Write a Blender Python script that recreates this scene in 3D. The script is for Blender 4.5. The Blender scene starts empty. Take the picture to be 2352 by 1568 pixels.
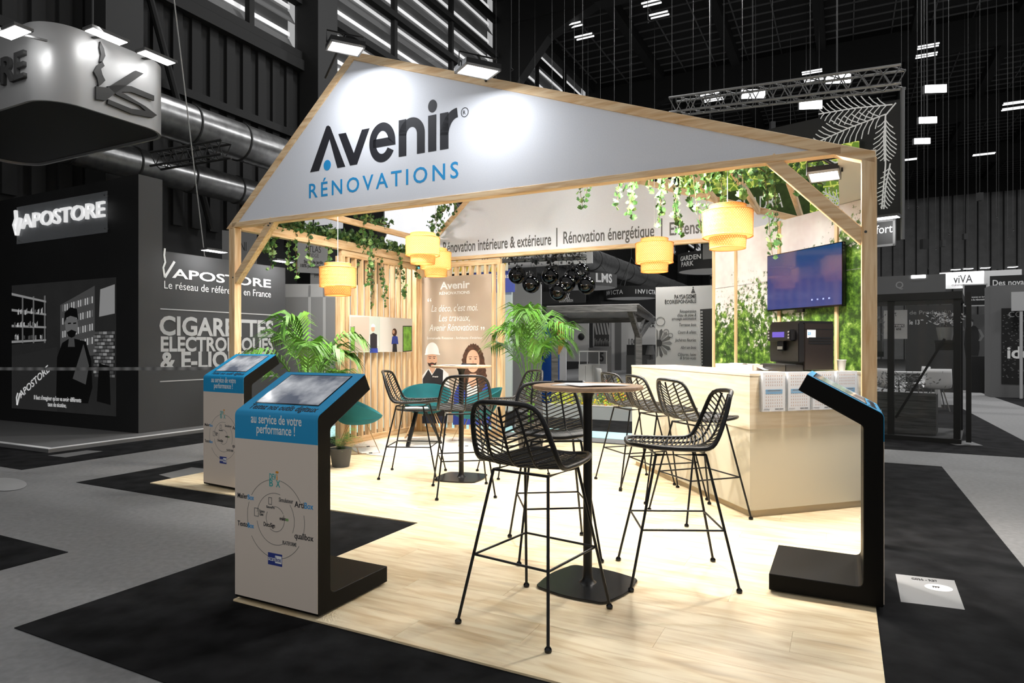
import bpy, bmesh, math, random
from mathutils import Vector, Matrix
random.seed(7)
SC = bpy.context.scene
COL = SC.collection
PI = math.pi

# ------------------------------------------------------------------ camera, world, exposure
F, CX, HZ, CH = 1490.0, 1176.0, 796.0, 1.31          # focal length in pixels, principal point, eye height
cam_d = bpy.data.cameras.new('camera')
cam = bpy.data.objects.new('camera', cam_d); COL.objects.link(cam)
cam.location = (0, 0, CH); cam.rotation_euler = (PI / 2, 0, 0)
cam_d.sensor_fit = 'HORIZONTAL'; cam_d.sensor_width = 36.0
cam_d.lens = F / 2352.0 * 36.0
cam_d.shift_y = (HZ - 784.0) / 2352.0
cam_d.clip_end = 300
SC.camera = cam
SC.view_settings.view_transform = 'Standard'
SC.view_settings.look = 'None'
SC.view_settings.gamma = 1.0
SC.view_settings.use_curve_mapping = False
SC.view_settings.exposure = 0.0

world = bpy.data.worlds.new('hall_air'); SC.world = world; world.use_nodes = True
wb = world.node_tree.nodes['Background']
wb.inputs[0].default_value = (1, 1, 1, 1); wb.inputs[1].default_value = 0.46

def area_light(name, loc, target, size, power, color=(1, 1, 1), spread=PI):
    d = bpy.data.lights.new(name, 'AREA'); d.shape = 'RECTANGLE'
    d.size, d.size_y = size; d.energy = power; d.color = color; d.spread = spread
    o = bpy.data.objects.new(name, d); COL.objects.link(o)
    o.location = loc
    o.rotation_euler = (Vector(target) - Vector(loc)).to_track_quat('-Z', 'Y').to_euler()
    return o

# ------------------------------------------------------------------ the stand's own axes
ANG = math.radians(27.1)
U = Vector((math.sin(ANG), math.cos(ANG)))           # depth of the stand
V = Vector((math.cos(ANG), -math.sin(ANG)))          # along the front gable
P0 = Vector((-3.023, 7.082))                         # foot of the left front post
RZV = -ANG; RZU = PI / 2 - ANG
def W(s, t, z=0.0):
    p = P0 + V * s + U * t
    return Vector((p.x, p.y, z))
def G(px, py, z=0.0):                                # a measured point on a level plane
    y = F * (CH - z) / (py - HZ)
    return Vector(((px - CX) / F * y, y, z))
def AT(px, py, y):
    return Vector(((px - CX) / F * y, y, CH + (HZ - py) / F * y))
class Frame:                                         # an upright plane: x along it, z up
    def __init__(self, x, y, rz):
        self.o = Vector((x, y)); self.rz = rz
        self.d = Vector((math.cos(rz), math.sin(rz))); self.n = Vector((-math.sin(rz), math.cos(rz)))
    def loc(self, px, py, off=0.0):                  # measured point on this plane
        m = (px - CX) / F; o = self.o + self.n * off
        k = (m * o.y - o.x) / (self.d.x - m * self.d.y)
        y = o.y + k * self.d.y
        return k, CH + (HZ - py) / F * y
    def world(self, k, off=0.0, z=0.0):
        p = self.o + self.d * k + self.n * off
        return Vector((p.x, p.y, z))

# ------------------------------------------------------------------ materials
MATS = {}
def new_mat(name):
    m = bpy.data.materials.new(name); m.use_nodes = True
    n = m.node_tree.nodes; b = n['Principled BSDF']
    MATS[name] = m
    return m, m.node_tree, b
def lin(c):
    return tuple(((x / 255.0) / 12.92 if x / 255.0 <= 0.04045 else ((x / 255.0 + 0.055) / 1.055) ** 2.4) for x in c[:3]) + (1,)
def M(name, rgb, rough=0.6, metal=0.0, emit=0.0, var=0.0, scale=8.0, alpha=None, bump=0.0, trans=0.0, spec=0.5, coords='Object'):
    """plain surface: sRGB 0..255 colour with a little procedural variation"""
    if name in MATS: return MATS[name]
    m, t, b = new_mat(name)
    c = lin(rgb)
    b.inputs['Base Color'].default_value = c
    b.inputs['Roughness'].default_value = rough; b.inputs['Metallic'].default_value = metal
    b.inputs['Specular IOR Level'].default_value = spec
    if emit:
        b.inputs['Emission Color'].default_value = c; b.inputs['Emission Strength'].default_value = emit
    if trans:
        b.inputs['Transmission Weight'].default_value = trans
    if alpha is not None:
        b.inputs['Alpha'].default_value = alpha
    if var or bump:
        tc = t.nodes.new('ShaderNodeTexCoord'); nz = t.nodes.new('ShaderNodeTexNoise')
        nz.inputs['Scale'].default_value = scale; nz.inputs['Detail'].default_value = 5
        t.links.new(tc.outputs[coords], nz.inputs['Vector'])
        if var:
            r = t.nodes.new('ShaderNodeValToRGB')
            e = r.color_ramp.elements
            e[0].position = 0.3; e[1].position = 0.7
            e[0].color = tuple(max(0, x * (1 - var)) for x in c[:3]) + (1,)
            e[1].color = tuple(min(1, x * (1 + var)) for x in c[:3]) + (1,)
            t.links.new(nz.outputs['Fac'], r.inputs['Fac']); t.links.new(r.outputs['Color'], b.inputs['Base Color'])
        if bump:
            bp = t.nodes.new('ShaderNodeBump'); bp.inputs['Strength'].default_value = bump; bp.inputs['Distance'].default_value = 0.01
            t.links.new(nz.outputs['Fac'], bp.inputs['Height']); t.links.new(bp.outputs['Normal'], b.inputs['Normal'])
    return m
def wood(name, dark, light, rough=0.5, stretch=(1.2, 14, 14), knots=True, rand=0.0, coords='Object'):
    if name in MATS: return MATS[name]
    m, t, b = new_mat(name); N = t.nodes.new; L = t.links.new
    tc = N('ShaderNodeTexCoord'); mp = N('ShaderNodeMapping'); mp.inputs['Scale'].default_value = stretch
    oi = N('ShaderNodeObjectInfo'); ad = N('ShaderNodeVectorMath'); ad.operation = 'MULTIPLY_ADD'
    ad.inputs[1].default_value = (1, 1, 1)
    mu = N('ShaderNodeMath'); mu.operation = 'MULTIPLY'; mu.inputs[1].default_value = 37.0
    L(oi.outputs['Random'], mu.inputs[0])
    L(tc.outputs[coords], ad.inputs[0]); L(mu.outputs[0], ad.inputs[2]); L(ad.outputs[0], mp.inputs['Vector'])
    n1 = N('ShaderNodeTexNoise'); n1.inputs['Scale'].default_value = 2.2; n1.inputs['Detail'].default_value = 7; n1.inputs['Distortion'].default_value = 0.6
    L(mp.outputs[0], n1.inputs['Vector'])
    r = N('ShaderNodeValToRGB'); e = r.color_ramp.elements
    e[0].position = 0.32; e[1].position = 0.62; e[0].color = lin(dark); e[1].color = lin(light)
    L(n1.outputs['Fac'], r.inputs['Fac'])
    out = r.outputs['Color']
    if knots:
        n2 = N('ShaderNodeTexNoise'); n2.inputs['Scale'].default_value = 0.9; n2.inputs['Detail'].default_value = 2
        L(mp.outputs[0], n2.inputs['Vector'])
        r2 = N('ShaderNodeValToRGB'); e2 = r2.color_ramp.elements
        e2[0].position = 0.26; e2[1].position = 0.36
        k = tuple(x * 0.62 for x in lin(dark)[:3]) + (1,)
        e2[0].color = (0.62, 0.55, 0.47, 1); e2[1].color = (1, 1, 1, 1)
        L(n2.outputs['Fac'], r2.inputs['Fac'])
        mx = N('ShaderNodeMixRGB'); mx.blend_type = 'MULTIPLY'; mx.inputs[0].default_value = 0.55
        L(out, mx.inputs[1]); L(r2.outputs['Color'], mx.inputs[2]); out = mx.outputs[0]
    if rand:
        hs = N('ShaderNodeHueSaturation')
        ma = N('ShaderNodeMapRange'); ma.inputs['To Min'].default_value = 1 - rand; ma.inputs['To Max'].default_value = 1 + rand
        L(oi.outputs['Random'], ma.inputs['Value']); L(ma.outputs[0], hs.inputs['Value'])
        L(out, hs.inputs['Color']); out = hs.outputs['Color']
    L(out, b.inputs['Base Color'])
    b.inputs['Roughness'].default_value = rough
    bp = N('ShaderNodeBump'); bp.inputs['Strength'].default_value = 0.08; bp.inputs['Distance'].default_value = 0.004
    L(n1.outputs['Fac'], bp.inputs['Height']); L(bp.outputs['Normal'], b.inputs['Normal'])
    return m

# ------------------------------------------------------------------ mesh building
class MB:
    def __init__(self): self.v = []; self.f = []
    def add(self, vs, fs):
        n = len(self.v); self.v += [tuple(p) for p in vs]; self.f += [tuple(i + n for i in f) for f in fs]; return self
    def box(self, x0, x1, y0, y1, z0, z1, m=None):
        vs = [Vector((x, y, z)) for z in (z0, z1) for y in (y0, y1) for x in (x0, x1)]
        if m is not None: vs = [m @ p for p in vs]
        return self.add(vs, [(0, 2, 3, 1), (4, 5, 7, 6), (0, 1, 5, 4), (2, 6, 7, 3), (0, 4, 6, 2), (1, 3, 7, 5)])
    def bar(self, a, b, w, h, up=(0, 0, 1)):          # square bar from a to b
        a, b = Vector(a), Vector(b); d = (b - a); l = d.length; d.normalize()
        up = Vector(up)
        if abs(d.dot(up)) > 0.98: up = Vector((0, 1, 0))
        sx = d.cross(up).normalized(); sz = sx.cross(d).normalized()
        vs = []
        for p in (a, b):
            for q in (-1, 1):
                for r in (-1, 1): vs.append(p + sx * (q * w / 2) + sz * (r * h / 2))
        return self.add(vs, [(0, 1, 3, 2), (4, 6, 7, 5), (0, 4, 5, 1), (2, 3, 7, 6), (0, 2, 6, 4), (1, 5, 7, 3)])
    def tube(self, pts, r, n=8, closed=False, caps=True):
        pts = [Vector(p) for p in pts]; k = len(pts)
        rs = r if isinstance(r, (list, tuple)) else [r] * k
        base = len(self.v); prev = None
        for i, p in enumerate(pts):
            a = pts[i - 1] if (i > 0 or closed) else p
            c = pts[(i + 1) % k] if (i < k - 1 or closed) else p
            d = (c - a).normalized() if (c - a).length > 1e-9 else Vector((0, 0, 1))
            if prev is None:
                up = Vector((0, 0, 1)) if abs(d.z) < 0.9 else Vector((1, 0, 0))
                sx = d.cross(up).normalized()
            else:
                sx = prev - d * prev.dot(d)
                sx = sx.normalized() if sx.length > 1e-6 else d.orthogonal().normalized()
            prev = sx; sy = d.cross(sx)
            for j in range(n):
                an = 2 * PI * j / n
                self.v.append(tuple(p + (sx * math.cos(an) + sy * math.sin(an)) * rs[i]))
        m = k if closed else k - 1
        for i in range(m):
            for j in range(n):
                a0 = base + i * n + j; a1 = base + i * n + (j + 1) % n
                b0 = base + ((i + 1) % k) * n + j; b1 = base + ((i + 1) % k) * n + (j + 1) % n
                self.f.append((a0, a1, b1, b0))
        if caps and not closed:
            self.f.append(tuple(base + j for j in reversed(range(n))))
            self.f.append(tuple(base + (k - 1) * n + j for j in range(n)))
        return self
    def lathe(self, prof, n=32, c=(0, 0), closed=False):
        base = len(self.v); k = len(prof)
        for (r, z) in prof:
            for j in range(n):
                a = 2 * PI * j / n
                self.v.append((c[0] + r * math.cos(a), c[1] + r * math.sin(a), z))
        for i in range(k if closed else k - 1):
            for j in range(n):
                i2 = (i + 1) % k
                self.f.append((base + i * n + j, base + i * n + (j + 1) % n, base + i2 * n + (j + 1) % n, base + i2 * n + j))
        return self
    def disc(self, r, z, n=32, c=(0, 0), flip=False):
        base = len(self.v)
        self.v += [(c[0] + r * math.cos(2 * PI * j / n), c[1] + r * math.sin(2 * PI * j / n), z) for j in range(n)]
        f = tuple(base + j for j in range(n)); self.f.append(tuple(reversed(f)) if flip else f); return self
    def prism(self, poly, h0, h1, axis='z'):           # poly in two axes, extruded along the third
        n = len(poly)
        def mk(a, b, h):
            return {'z': (a, b, h), 'y': (a, h, b), 'x': (h, a, b)}[axis]
        vs = [mk(a, b, h0) for a, b in poly] + [mk(a, b, h1) for a, b in poly]
        fs = [tuple(reversed(range(n))), tuple(range(n, 2 * n))]
        fs += [(i, (i + 1) % n, n + (i + 1) % n, n + i) for i in range(n)]
        return self.add(vs, fs)
    def sphere(self, c, r, n=16, m=10, sc=(1, 1, 1)):
        base = len(self.v); c = Vector(c)
        for i in range(m + 1):
            th = PI * i / m
            for j in range(n):
                a = 2 * PI * j / n
                self.v.append((c.x + r * sc[0] * math.sin(th) * math.cos(a), c.y + r * sc[1] * math.sin(th) * math.sin(a), c.z + r * sc[2] * math.cos(th)))
        for i in range(m):
            for j in range(n):
                self.f.append((base + i * n + j, base + (i + 1) * n + j, base + (i + 1) * n + (j + 1) % n, base + i * n + (j + 1) % n))
        return self
    def mesh(self, name, mat=None, smooth=False):
        me = bpy.data.meshes.new(name); me.from_pydata(self.v, [], self.f)
        bm = bmesh.new(); bm.from_mesh(me)
        bmesh.ops.remove_doubles(bm, verts=bm.verts, dist=1e-6)
        bmesh.ops.recalc_face_normals(bm, faces=bm.faces)
        bm.to_mesh(me); bm.free()
        if mat: me.materials.append(MATS[mat] if isinstance(mat, str) else mat)
        if smooth:
            for p in me.polygons: p.use_smooth = True
            try: me.set_sharp_from_angle(angle=math.radians(40))
            except Exception: pass
        return me
    def build(self, name, mat=None, parent=None, smooth=False, loc=None, rz=0.0, stuff=False):
        return obj(name, self.mesh(name, mat, smooth), parent, loc, rz, stuff)
def obj(name, me, parent=None, loc=None, rz=0.0, stuff=False):
    o = bpy.data.objects.new(name, me); COL.objects.link(o)
    if parent is not None: o.parent = parent
    if loc is not None: o.location = loc
    if rz: o.rotation_euler = (0, 0, rz)
    if stuff: o['kind'] = 'stuff'
    return o
def thing(name, label, cat, loc=(0, 0, 0), rz=0.0, group=None):
    o = bpy.data.objects.new(name, None); COL.objects.link(o)
    o.location = loc; o.rotation_euler = (0, 0, rz); o.empty_display_size = 0.1
    return tag(o, label, cat, group)
def tag(o, label, cat, group=None):
    o['label'] = label; o['category'] = cat
    if group: o['group'] = group
    return o
def struct(o, label=None):
    o['kind'] = 'structure'
    if label: o['label'] = label
    return o
def copy_tree(o, parent=None):
    c = o.copy(); COL.objects.link(c)
    if parent is not None: c.parent = parent
    for ch in o.children: copy_tree(ch, c)
    return c
def bevel(o, w=0.004, seg=2):
    bm = bmesh.new(); bm.from_mesh(o.data)
    es = [e for e in bm.edges if len(e.link_faces) == 2 and e.calc_face_angle(0) > 0.6]
    bmesh.ops.bevel(bm, geom=es, offset=w, segments=seg, affect='EDGES', clamp_overlap=True)
    bm.to_mesh(o.data); bm.free()
    return o
def text(s, size, mat, parent, loc, name='lettering', align='LEFT', bold=0.0, ext=0.0006, width=None, shear=0.0, rot=(PI / 2, 0, 0), space=1.0, hscale=1.0, line=1.0, stuff=False):
    """flat lettering standing in the xz plane of its parent, facing -y; loc is the baseline start"""
    cu = bpy.data.curves.new(name, 'FONT'); cu.body = s; cu.size = size; cu.align_x = align
    cu.extrude = ext; cu.offset = bold; cu.shear = shear; cu.space_character = space; cu.resolution_u = 3
    cu.space_line = line
    to = bpy.data.objects.new(name, cu); COL.objects.link(to)
    me = bpy.data.meshes.new_from_object(to)
    bpy.data.objects.remove(to); bpy.data.curves.remove(cu)
    me.name = name
    xs = [v.co.x for v in me.vertices]
    if xs:
        w0 = max(xs) - min(xs); x0 = min(xs)
        k = hscale if width is None else width / max(w0, 1e-6)
        for v in me.vertices:
            v.co.x = (v.co.x - (x0 if align == 'LEFT' else 0)) * k
    me.materials.clear(); me.materials.append(MATS[mat] if isinstance(mat, str) else mat)
    o = obj(name, me, parent, loc); o.rotation_euler = rot
    if stuff: o['kind'] = 'stuff'
    return o
def ribbon(mb, pts, w, y0, y1, closed=False):          # a stroke of width w in the xz plane between depths y0 and y1
    pts = [Vector((p[0], p[1])) for p in pts]; n = len(pts)
    L, R = [], []
    for i, p in enumerate(pts):
        a = pts[(i - 1) % n] if (closed or i) else None
        c = pts[(i + 1) % n] if (closed or i < n - 1) else None
        d1 = (p - a).normalized() if a is not None else None
        d2 = (c - p).normalized() if c is not None else None
        if d1 is None: d1 = d2
        if d2 is None: d2 = d1
        n1 = Vector((-d1.y, d1.x)); n2 = Vector((-d2.y, d2.x))
        m = (n1 + n2)
        m = m.normalized() if m.length > 1e-6 else n1
        k = (w / 2) / max(m.dot(n1), 0.35)
        L.append(p + m * k); R.append(p - m * k)
    for i in range(n if closed else n - 1):
        j = (i + 1) % n
        q = [L[i], L[j], R[j], R[i]]
        vs = [(p.x, y0, p.y) for p in q] + [(p.x, y1, p.y) for p in q]
        mb.add(vs, [(0, 1, 2, 3), (7, 6, 5, 4), (0, 4, 5, 1), (1, 5, 6, 2), (2, 6, 7, 3), (3, 7, 4, 0)])
    return mb
def arc(cx, cz, rx, rz, a0, a1, n=16):
    return [(cx + rx * math.cos(math.radians(a0 + (a1 - a0) * i / n)), cz + rz * math.sin(math.radians(a0 + (a1 - a0) * i / n))) for i in range(n + 1)]
def flat(mb, poly, y0, y1):                            # filled flat shape in the xz plane
    return mb.prism(poly, y0, y1, 'y')
# ------------------------------------------------------------------ shared materials
M('carpet_grey', (122, 122, 122), 0.95, var=0.10, scale=26, bump=0.25, spec=.1)
M('carpet_dark', (27, 27, 28), 0.9, var=0.55, scale=5.5, bump=0.25, spec=.08)
M('carpet_blue', (176, 226, 232), 0.9, var=0.05)
wood('plank', (219, 192, 148), (246, 229, 194), 0.40, stretch=(1.3, 9, 9), rand=0.02)
for nm_, st_c in (('pine', (1.5, 16, 16)), ('pine_y', (16, 1.5, 16)), ('pine_z', (16, 16, 1.2))): wood(nm_, (219, 176, 124), (245, 216, 174), 0.55, stretch=st_c)
wood('ash', (228, 210, 178), (243, 230, 205), 0.45, stretch=(1.1, 1.1, 15), knots=False)
wood('table_wood', (176, 140, 108), (199, 165, 134), 0.45, stretch=(2, 18, 18), knots=False)
wood('grey_wood', (52, 52, 52), (92, 92, 92), 0.7, stretch=(1.5, 14, 14))
M('fabric_white', (230, 233, 240), 0.85, var=0.02, scale=90)
M('board_white', (236, 232, 222), 0.6)
M('black_metal', (18, 18, 19), 0.38, metal=0.3)
M('rattan_black', (17, 17, 18), 0.42, bump=0.2, scale=120)
M('black_gloss', (6, 6, 7), 0.08)
M('kiosk_black', (8, 7, 6), 0.5, spec=.12)
M('kiosk_white', (226, 212, 198), 0.55)
M('kiosk_blue', (10, 150, 205), 0.5)
M('logo_black', (24, 25, 34), 0.6)
M('logo_blue', (28, 152, 218), 0.6)
M('white_print', (242, 242, 240), 0.7)
M('grey_text', (92, 92, 92), 0.7)
M('teal_velvet', (0, 98, 106), 0.8, var=0.12, scale=6)
M('gold_wire', (206, 168, 122), 0.3, metal=0.9)
M('white_plain', (228, 228, 228), 0.6)
M('wall_black', (22, 22, 23), 0.6, var=0.15, scale=2)
M('wall_charcoal', (60, 60, 61), 0.65)
M('g20', (20, 20, 20), 0.7)
M('g40', (42, 42, 42), 0.7)
M('g70', (72, 72, 72), 0.7)
M('g100', (102, 102, 102), 0.7)
M('g140', (142, 142, 142), 0.7)
M('g180', (182, 182, 182), 0.7)
M('g215', (216, 216, 216), 0.7)
M('steel', (150, 150, 150), 0.28, metal=0.85, var=0.25, scale=6)
M('truss_steel', (120, 120, 120), 0.4, metal=0.6)
M('ceiling_dark', (30, 30, 30), 0.9)
M('girder_dark', (27, 27, 27), 0.8)
M('batten_dark', (105, 105, 105), 0.8)
M('lamp_glow', (255, 255, 255), 0.5, emit=5.0)
M('tube_glow', (255, 255, 255), 0.5, emit=1.6)
M('cable_grey', (44, 44, 44), 0.6)
M('leaf_ivy', (58, 98, 42), 0.55, var=0.5, scale=9)
M('leaf_ivy_pale', (118, 150, 84), 0.55, var=0.35, scale=11)
M('leaf_palm', (78, 128, 40), 0.45, var=0.6, scale=4)
M('stem_brown', (92, 72, 44), 0.8)
M('paper', (240, 240, 242), 0.8)
M('rug_white', (232, 228, 220), 0.95, var=0.05, scale=60, bump=0.4)

def glass(name, tint, alpha, rough=0.03):
    m, t, b = new_mat(name)
    b.inputs['Base Color'].default_value = lin(tint); b.inputs['Roughness'].default_value = rough
    b.inputs['Alpha'].default_value = alpha; b.inputs['Specular IOR Level'].default_value = 0.6
    return m
glass('acrylic', (235, 240, 245), 0.16)
glass('pane_grey', (120, 120, 120), 0.08)

# ------------------------------------------------------------------ floor of the hall and its carpets
def slab(name, pts, z0, z1, mat):
    return struct(MB().prism([(p.x, p.y) for p in pts], z0, z1).build(name, mat))
hp = lambda a, b: V * a + U * b                        # hall coordinates measured from the camera
slab('floor', [hp(-15, -12), hp(85, -12), hp(85, 80), hp(-15, 80)], -0.10, -0.004, 'carpet_grey')
def st(pts): return [W(s, t).xy for s, t in pts]
slab('floor_carpet_dark', st([(2.47, -3.29), (6.87, -3.29), (6.87, 3.54), (-.695, 3.54), (-.695, -1.26), (2.47, -1.26)]), -0.004, 0.0, 'carpet_dark')
slab('floor_carpet_dark', st([(1.505, -2.53), (-7, -2.53), (-7, -8), (1.505, -8)]), -0.004, 0.0, 'carpet_dark')
slab('floor_carpet_dark', st([(-1.89, -1.15), (-1.89, 9), (-8.5, 9), (-8.5, -1.15)]), -0.004, 0.0, 'carpet_dark')
slab('floor_carpet_dark', st([(-.2, 4.67), (8.15, 4.67), (8.15, 12.6), (5.0, 12.6), (5.0, 6.6), (-.2, 6.6)]), -0.004, 0.0, 'carpet_dark')
slab('floor_carpet_dark', st([(9.4, 6.8), (16, 6.8), (16, 20), (9.4, 20)]), -0.004, 0.0, 'carpet_dark')
slab('floor_carpet_blue', st([(-.6, 3.95), (5.2, 3.95), (5.2, 4.62), (-.6, 4.62)]), -0.004, 0.002, 'carpet_blue')
slab('floor_carpet_blue', st([(-1.6, .9), (-.72, .9), (-.72, 4.62), (-1.6, 4.62)]), -0.004, 0.002, 'carpet_blue')

# the wooden floor of the stand, laid plank by plank
def clip(poly, x0, x1, y0, y1):
    for ax, lim, sg in ((0, x0, 1), (0, x1, -1), (1, y0, 1), (1, y1, -1)):
        out = []
        for i, p in enumerate(poly):
            q = poly[(i + 1) % len(poly)]
            pi, qi = (p[ax] - lim) * sg >= 0, (q[ax] - lim) * sg >= 0
            if pi: out.append(p)
            if pi != qi:
                k = (lim - p[ax]) / (q[ax] - p[ax]); out.append((p[0] + k * (q[0] - p[0]), p[1] + k * (q[1] - p[1])))
        poly = out
        if not poly: return []
    return poly
FT0, FT1, FT2 = -2.605, -0.974, 3.40
wf = slab('floor_wood', st([(3.114, FT0), (6.06, FT0), (6.06, FT2), (0, FT2), (0, FT1), (3.114, FT1)]), 0.0, 0.006, 'plank')
wf['label'] = 'pale oak plank floor of the stand'
row = 0; t0 = FT0
while t0 < FT2 - 0.02:
    t1 = min(t0 + 0.225, FT2); off = (row * 0.53) % 1.38
    s0 = -1.4 + off
    while s0 < 6.06:
        for (a, b, c, d) in ((0, 6.06, FT1, FT2), (3.114, 6.06, FT0, FT1)):
            q = clip([(s0, t0), (s0 + 1.38, t0), (s0 + 1.38, t1), (s0, t1)], a, b, c, d)
            if len(q) >= 3:
                xs = [p[0] for p in q]; ys = [p[1] for p in q]
                if max(xs) - min(xs) < 0.02 or max(ys) - min(ys) < 0.02: continue
                cs, ct = (min(xs) + max(xs)) / 2, (min(ys) + max(ys)) / 2
                g = 0.0006
                mb = MB().box(min(xs) - cs + g, max(xs) - cs - g, min(ys) - ct + g, max(ys) - ct - g, 0, 0.004)
                o = mb.build('plank', 'plank', wf, loc=W(cs, ct, 0.0055), rz=RZV)
        s0 += 1.38
    t0 = t1; row += 1

# ------------------------------------------------------------------ the exhibition hall
ZC = 17.6; HA = -14.2; HB = 79.0                      # ceiling height, window wall, far wall
def hbox(name, a0, a1, b0, b1, z0, z1, mat, parent=None, kind=True):
    o = MB().box(a0, a1, b0, b1, z0, z1).build(name, mat, parent, rz=0 if parent else RZV)
    if kind and parent is None: struct(o)
    return o
ceil = hbox('ceiling', HA, 85, 6, HB, ZC, ZC + 0.2, 'ceiling_dark')
mb = MB()
for i in range(76): b = 12.6 + i * 0.88; mb.box(HA, 80, b, b + 0.06, ZC - 0.06, ZC)
for i in range(54): a = HA + .6 + i * 1.75; mb.box(a, a + 0.06, 12.6, HB, ZC - 0.06, ZC)
mb.build('batten_grid', 'batten_dark', ceil, stuff=True)
for i in range(23): hbox('purlin', HA + i * 4.3, HA + .45 + i * 4.3, 8, HB, ZC - 0.6, ZC - 0.02, 'girder_dark', ceil)
BEAMS = (14.4, 26.4, 38.4, 50.4, 62.6, 74.8)
for b in BEAMS:
    hbox('girder', HA, 85, b - 0.35, b + 0.35, ZC - 1.7, ZC - 0.4, 'girder_dark', ceil)
    prof = [(HA + .1, ZC - 0.4), (HA + .1, ZC - 6), (HA + 1.2, ZC - 4.2), (HA + 2.6, ZC - 2.6), (HA + 4.8, ZC - 1.7), (HA + 4.8, ZC - 0.4)]
    MB().prism(prof, b - 0.28, b + 0.28, 'y').build('haunch', 'girder_dark', ceil)

# far end wall with vertical cladding
wfar = struct(MB().box(HA, 85, HB, HB + .3, 0, ZC).build('wall_back', M('clad_far', (186, 186, 186), 0.9, var=0.12, scale=1.5), rz=RZV))
mb = MB()
for i in range(80): mb.box(-6 + i * 1.05, -5.88 + i * 1.05, HB - .1, HB, 0, ZC)
mb.build('cladding_rib', 'g70', wfar, stuff=True)

# left wall: corrugated cladding below, glazed louvre band above
SILL = 9.6
wl = struct(MB().box(HA - .3, HA, -4, HB, 0, SILL).build('wall_left', M('clad_left', (34, 34, 34), 0.85), rz=RZV))
mb = MB()
for i in range(150): b = 2 + i * 0.5; mb.box(HA, HA + .09, b, b + 0.25, 4.2, SILL - 0.1)
mb.build('cladding_rib', 'clad_left', wl, stuff=True)
MB().box(HA, HA + .28, -4, HB, SILL - 0.3, SILL).build('sill_rail', 'girder_dark', wl)
MB().box(HA, HA + .2, -4, HB, 7.3, 7.5).build('wall_rail', 'girder_dark', wl)
M('dusk_glass', (120, 120, 120), 0.6, emit=0.10, var=0.35, scale=0.8); M('slit_glow', (255, 255, 255), 0.5, emit=0.75); M('louvre_grey', (120, 120, 120), .6, emit=.06)
def window_bay(i, b0, b1):
    w = struct(MB().box(HA - .05, HA, b0, b1, SILL, ZC).build('window_%d' % i, 'pane_grey', rz=RZV))
    MB().box(HA - .42, HA - .38, b0, b1, SILL, ZC).build('daylight_screen', 'dusk_glass', w)
    for k in range(6):
        z = SILL + 0.05 + k * 1.6; MB().box(HA - .06, HA + .2, b0, b1, z, z + 0.22).build('mullion', 'girder_dark', w)
    for k in range(10):                                        # angled louvre blades behind the glass
        z = SILL + 0.36 + k * 0.8
        MB().add([(HA - .34, b0, z + 0.40), (HA - .34, b1, z + 0.40), (HA - .10, b1, z), (HA - .10, b0, z), (HA - .35, b0, z + 0.37), (HA - .35, b1, z + 0.37), (HA - .11, b1, z - 0.03), (HA - .11, b0, z - 0.03)],
                 [(0, 1, 2, 3), (7, 6, 5, 4), (0, 4, 5, 1), (2, 6, 7, 3), (1, 5, 6, 2), (0, 3, 7, 4)]).build('louvre', 'louvre_grey', w)
        MB().box(HA - .32, HA - .30, b0, b1, z + 0.46, z + 0.58).build('daylight_slit', 'slit_glow', w)
    for k in range(1, 3):
        bb = b0 + (b1 - b0) * k / 3; MB().box(HA - .06, HA + .12, bb - .08, bb + .08, SILL, ZC).build('mullion', 'girder_dark', w)
    return w
edges = [3.2, 8.4] + list(BEAMS)
for i in range(len(edges) - 1): window_bay(i + 1, edges[i] + 0.4, edges[i + 1] - 0.4)
for b in edges[1:]:
    struct(MB().box(HA - .1, HA + .8, b - 0.4, b + 0.4, 0, ZC).build('wall_left_column', M('column_grey', (38, 38, 38), 0.7), rz=RZV))
for (b0, b1) in ((8.4, 12.2), (14.4, 18.6)):                    # diagonal wind bracing
    struct(MB().tube([(HA + .4, b0, SILL + 2), (HA + .4, b1 - 1.4, 4.2)], 0.08, 8).build('wall_left_brace', 'girder_dark', rz=RZV))

# spiral ducts
def duct(a, z, r, b0, b1, label, step=1.25):
    d = thing('ventilation_duct', label, 'duct', (0, 0, 0), RZV, 'spiral ducts of the hall')
    n = int((b1 - b0) / step)
    MB().tube([(a, b0, z), (a, b1, z)], r, 28).build('duct_pipe', 'steel', d, True)
    for i in range(1, n): MB().tube([(a, b0 + i * step, z), (a, b0 + i * step + 0.03, z)], r + 0.02, 28).build('duct_seam', 'g40', d, True)
    return d
duct(-12.2, 5.95, 0.42, 4, 45, 'large steel spiral duct behind the left gable slope, upper of two')
duct(-12.9, 5.05, 0.32, 2, 45, 'thinner dark steel duct running below the large spiral duct')
duct(-8.04, 4.43, .38, 18, 60, 'dark spiral duct crossing high behind the back opening', 2.0)
# added overhead fill lights without fittings, standing in for the hall's lighting
for k, (a, b, pw_) in enumerate(((-8, 14.4, 500), (2, 14.4, 900), (12, 14.4, 900), (-4, 26.4, 1500), (8, 26.4, 1500), (20, 26.4, 1500))):
    p = hp(a, b); area_light('hall_fill', (p.x, p.y, ZC - 2.0), (p.x, p.y, 0), (3.0, .5), pw_)

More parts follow.
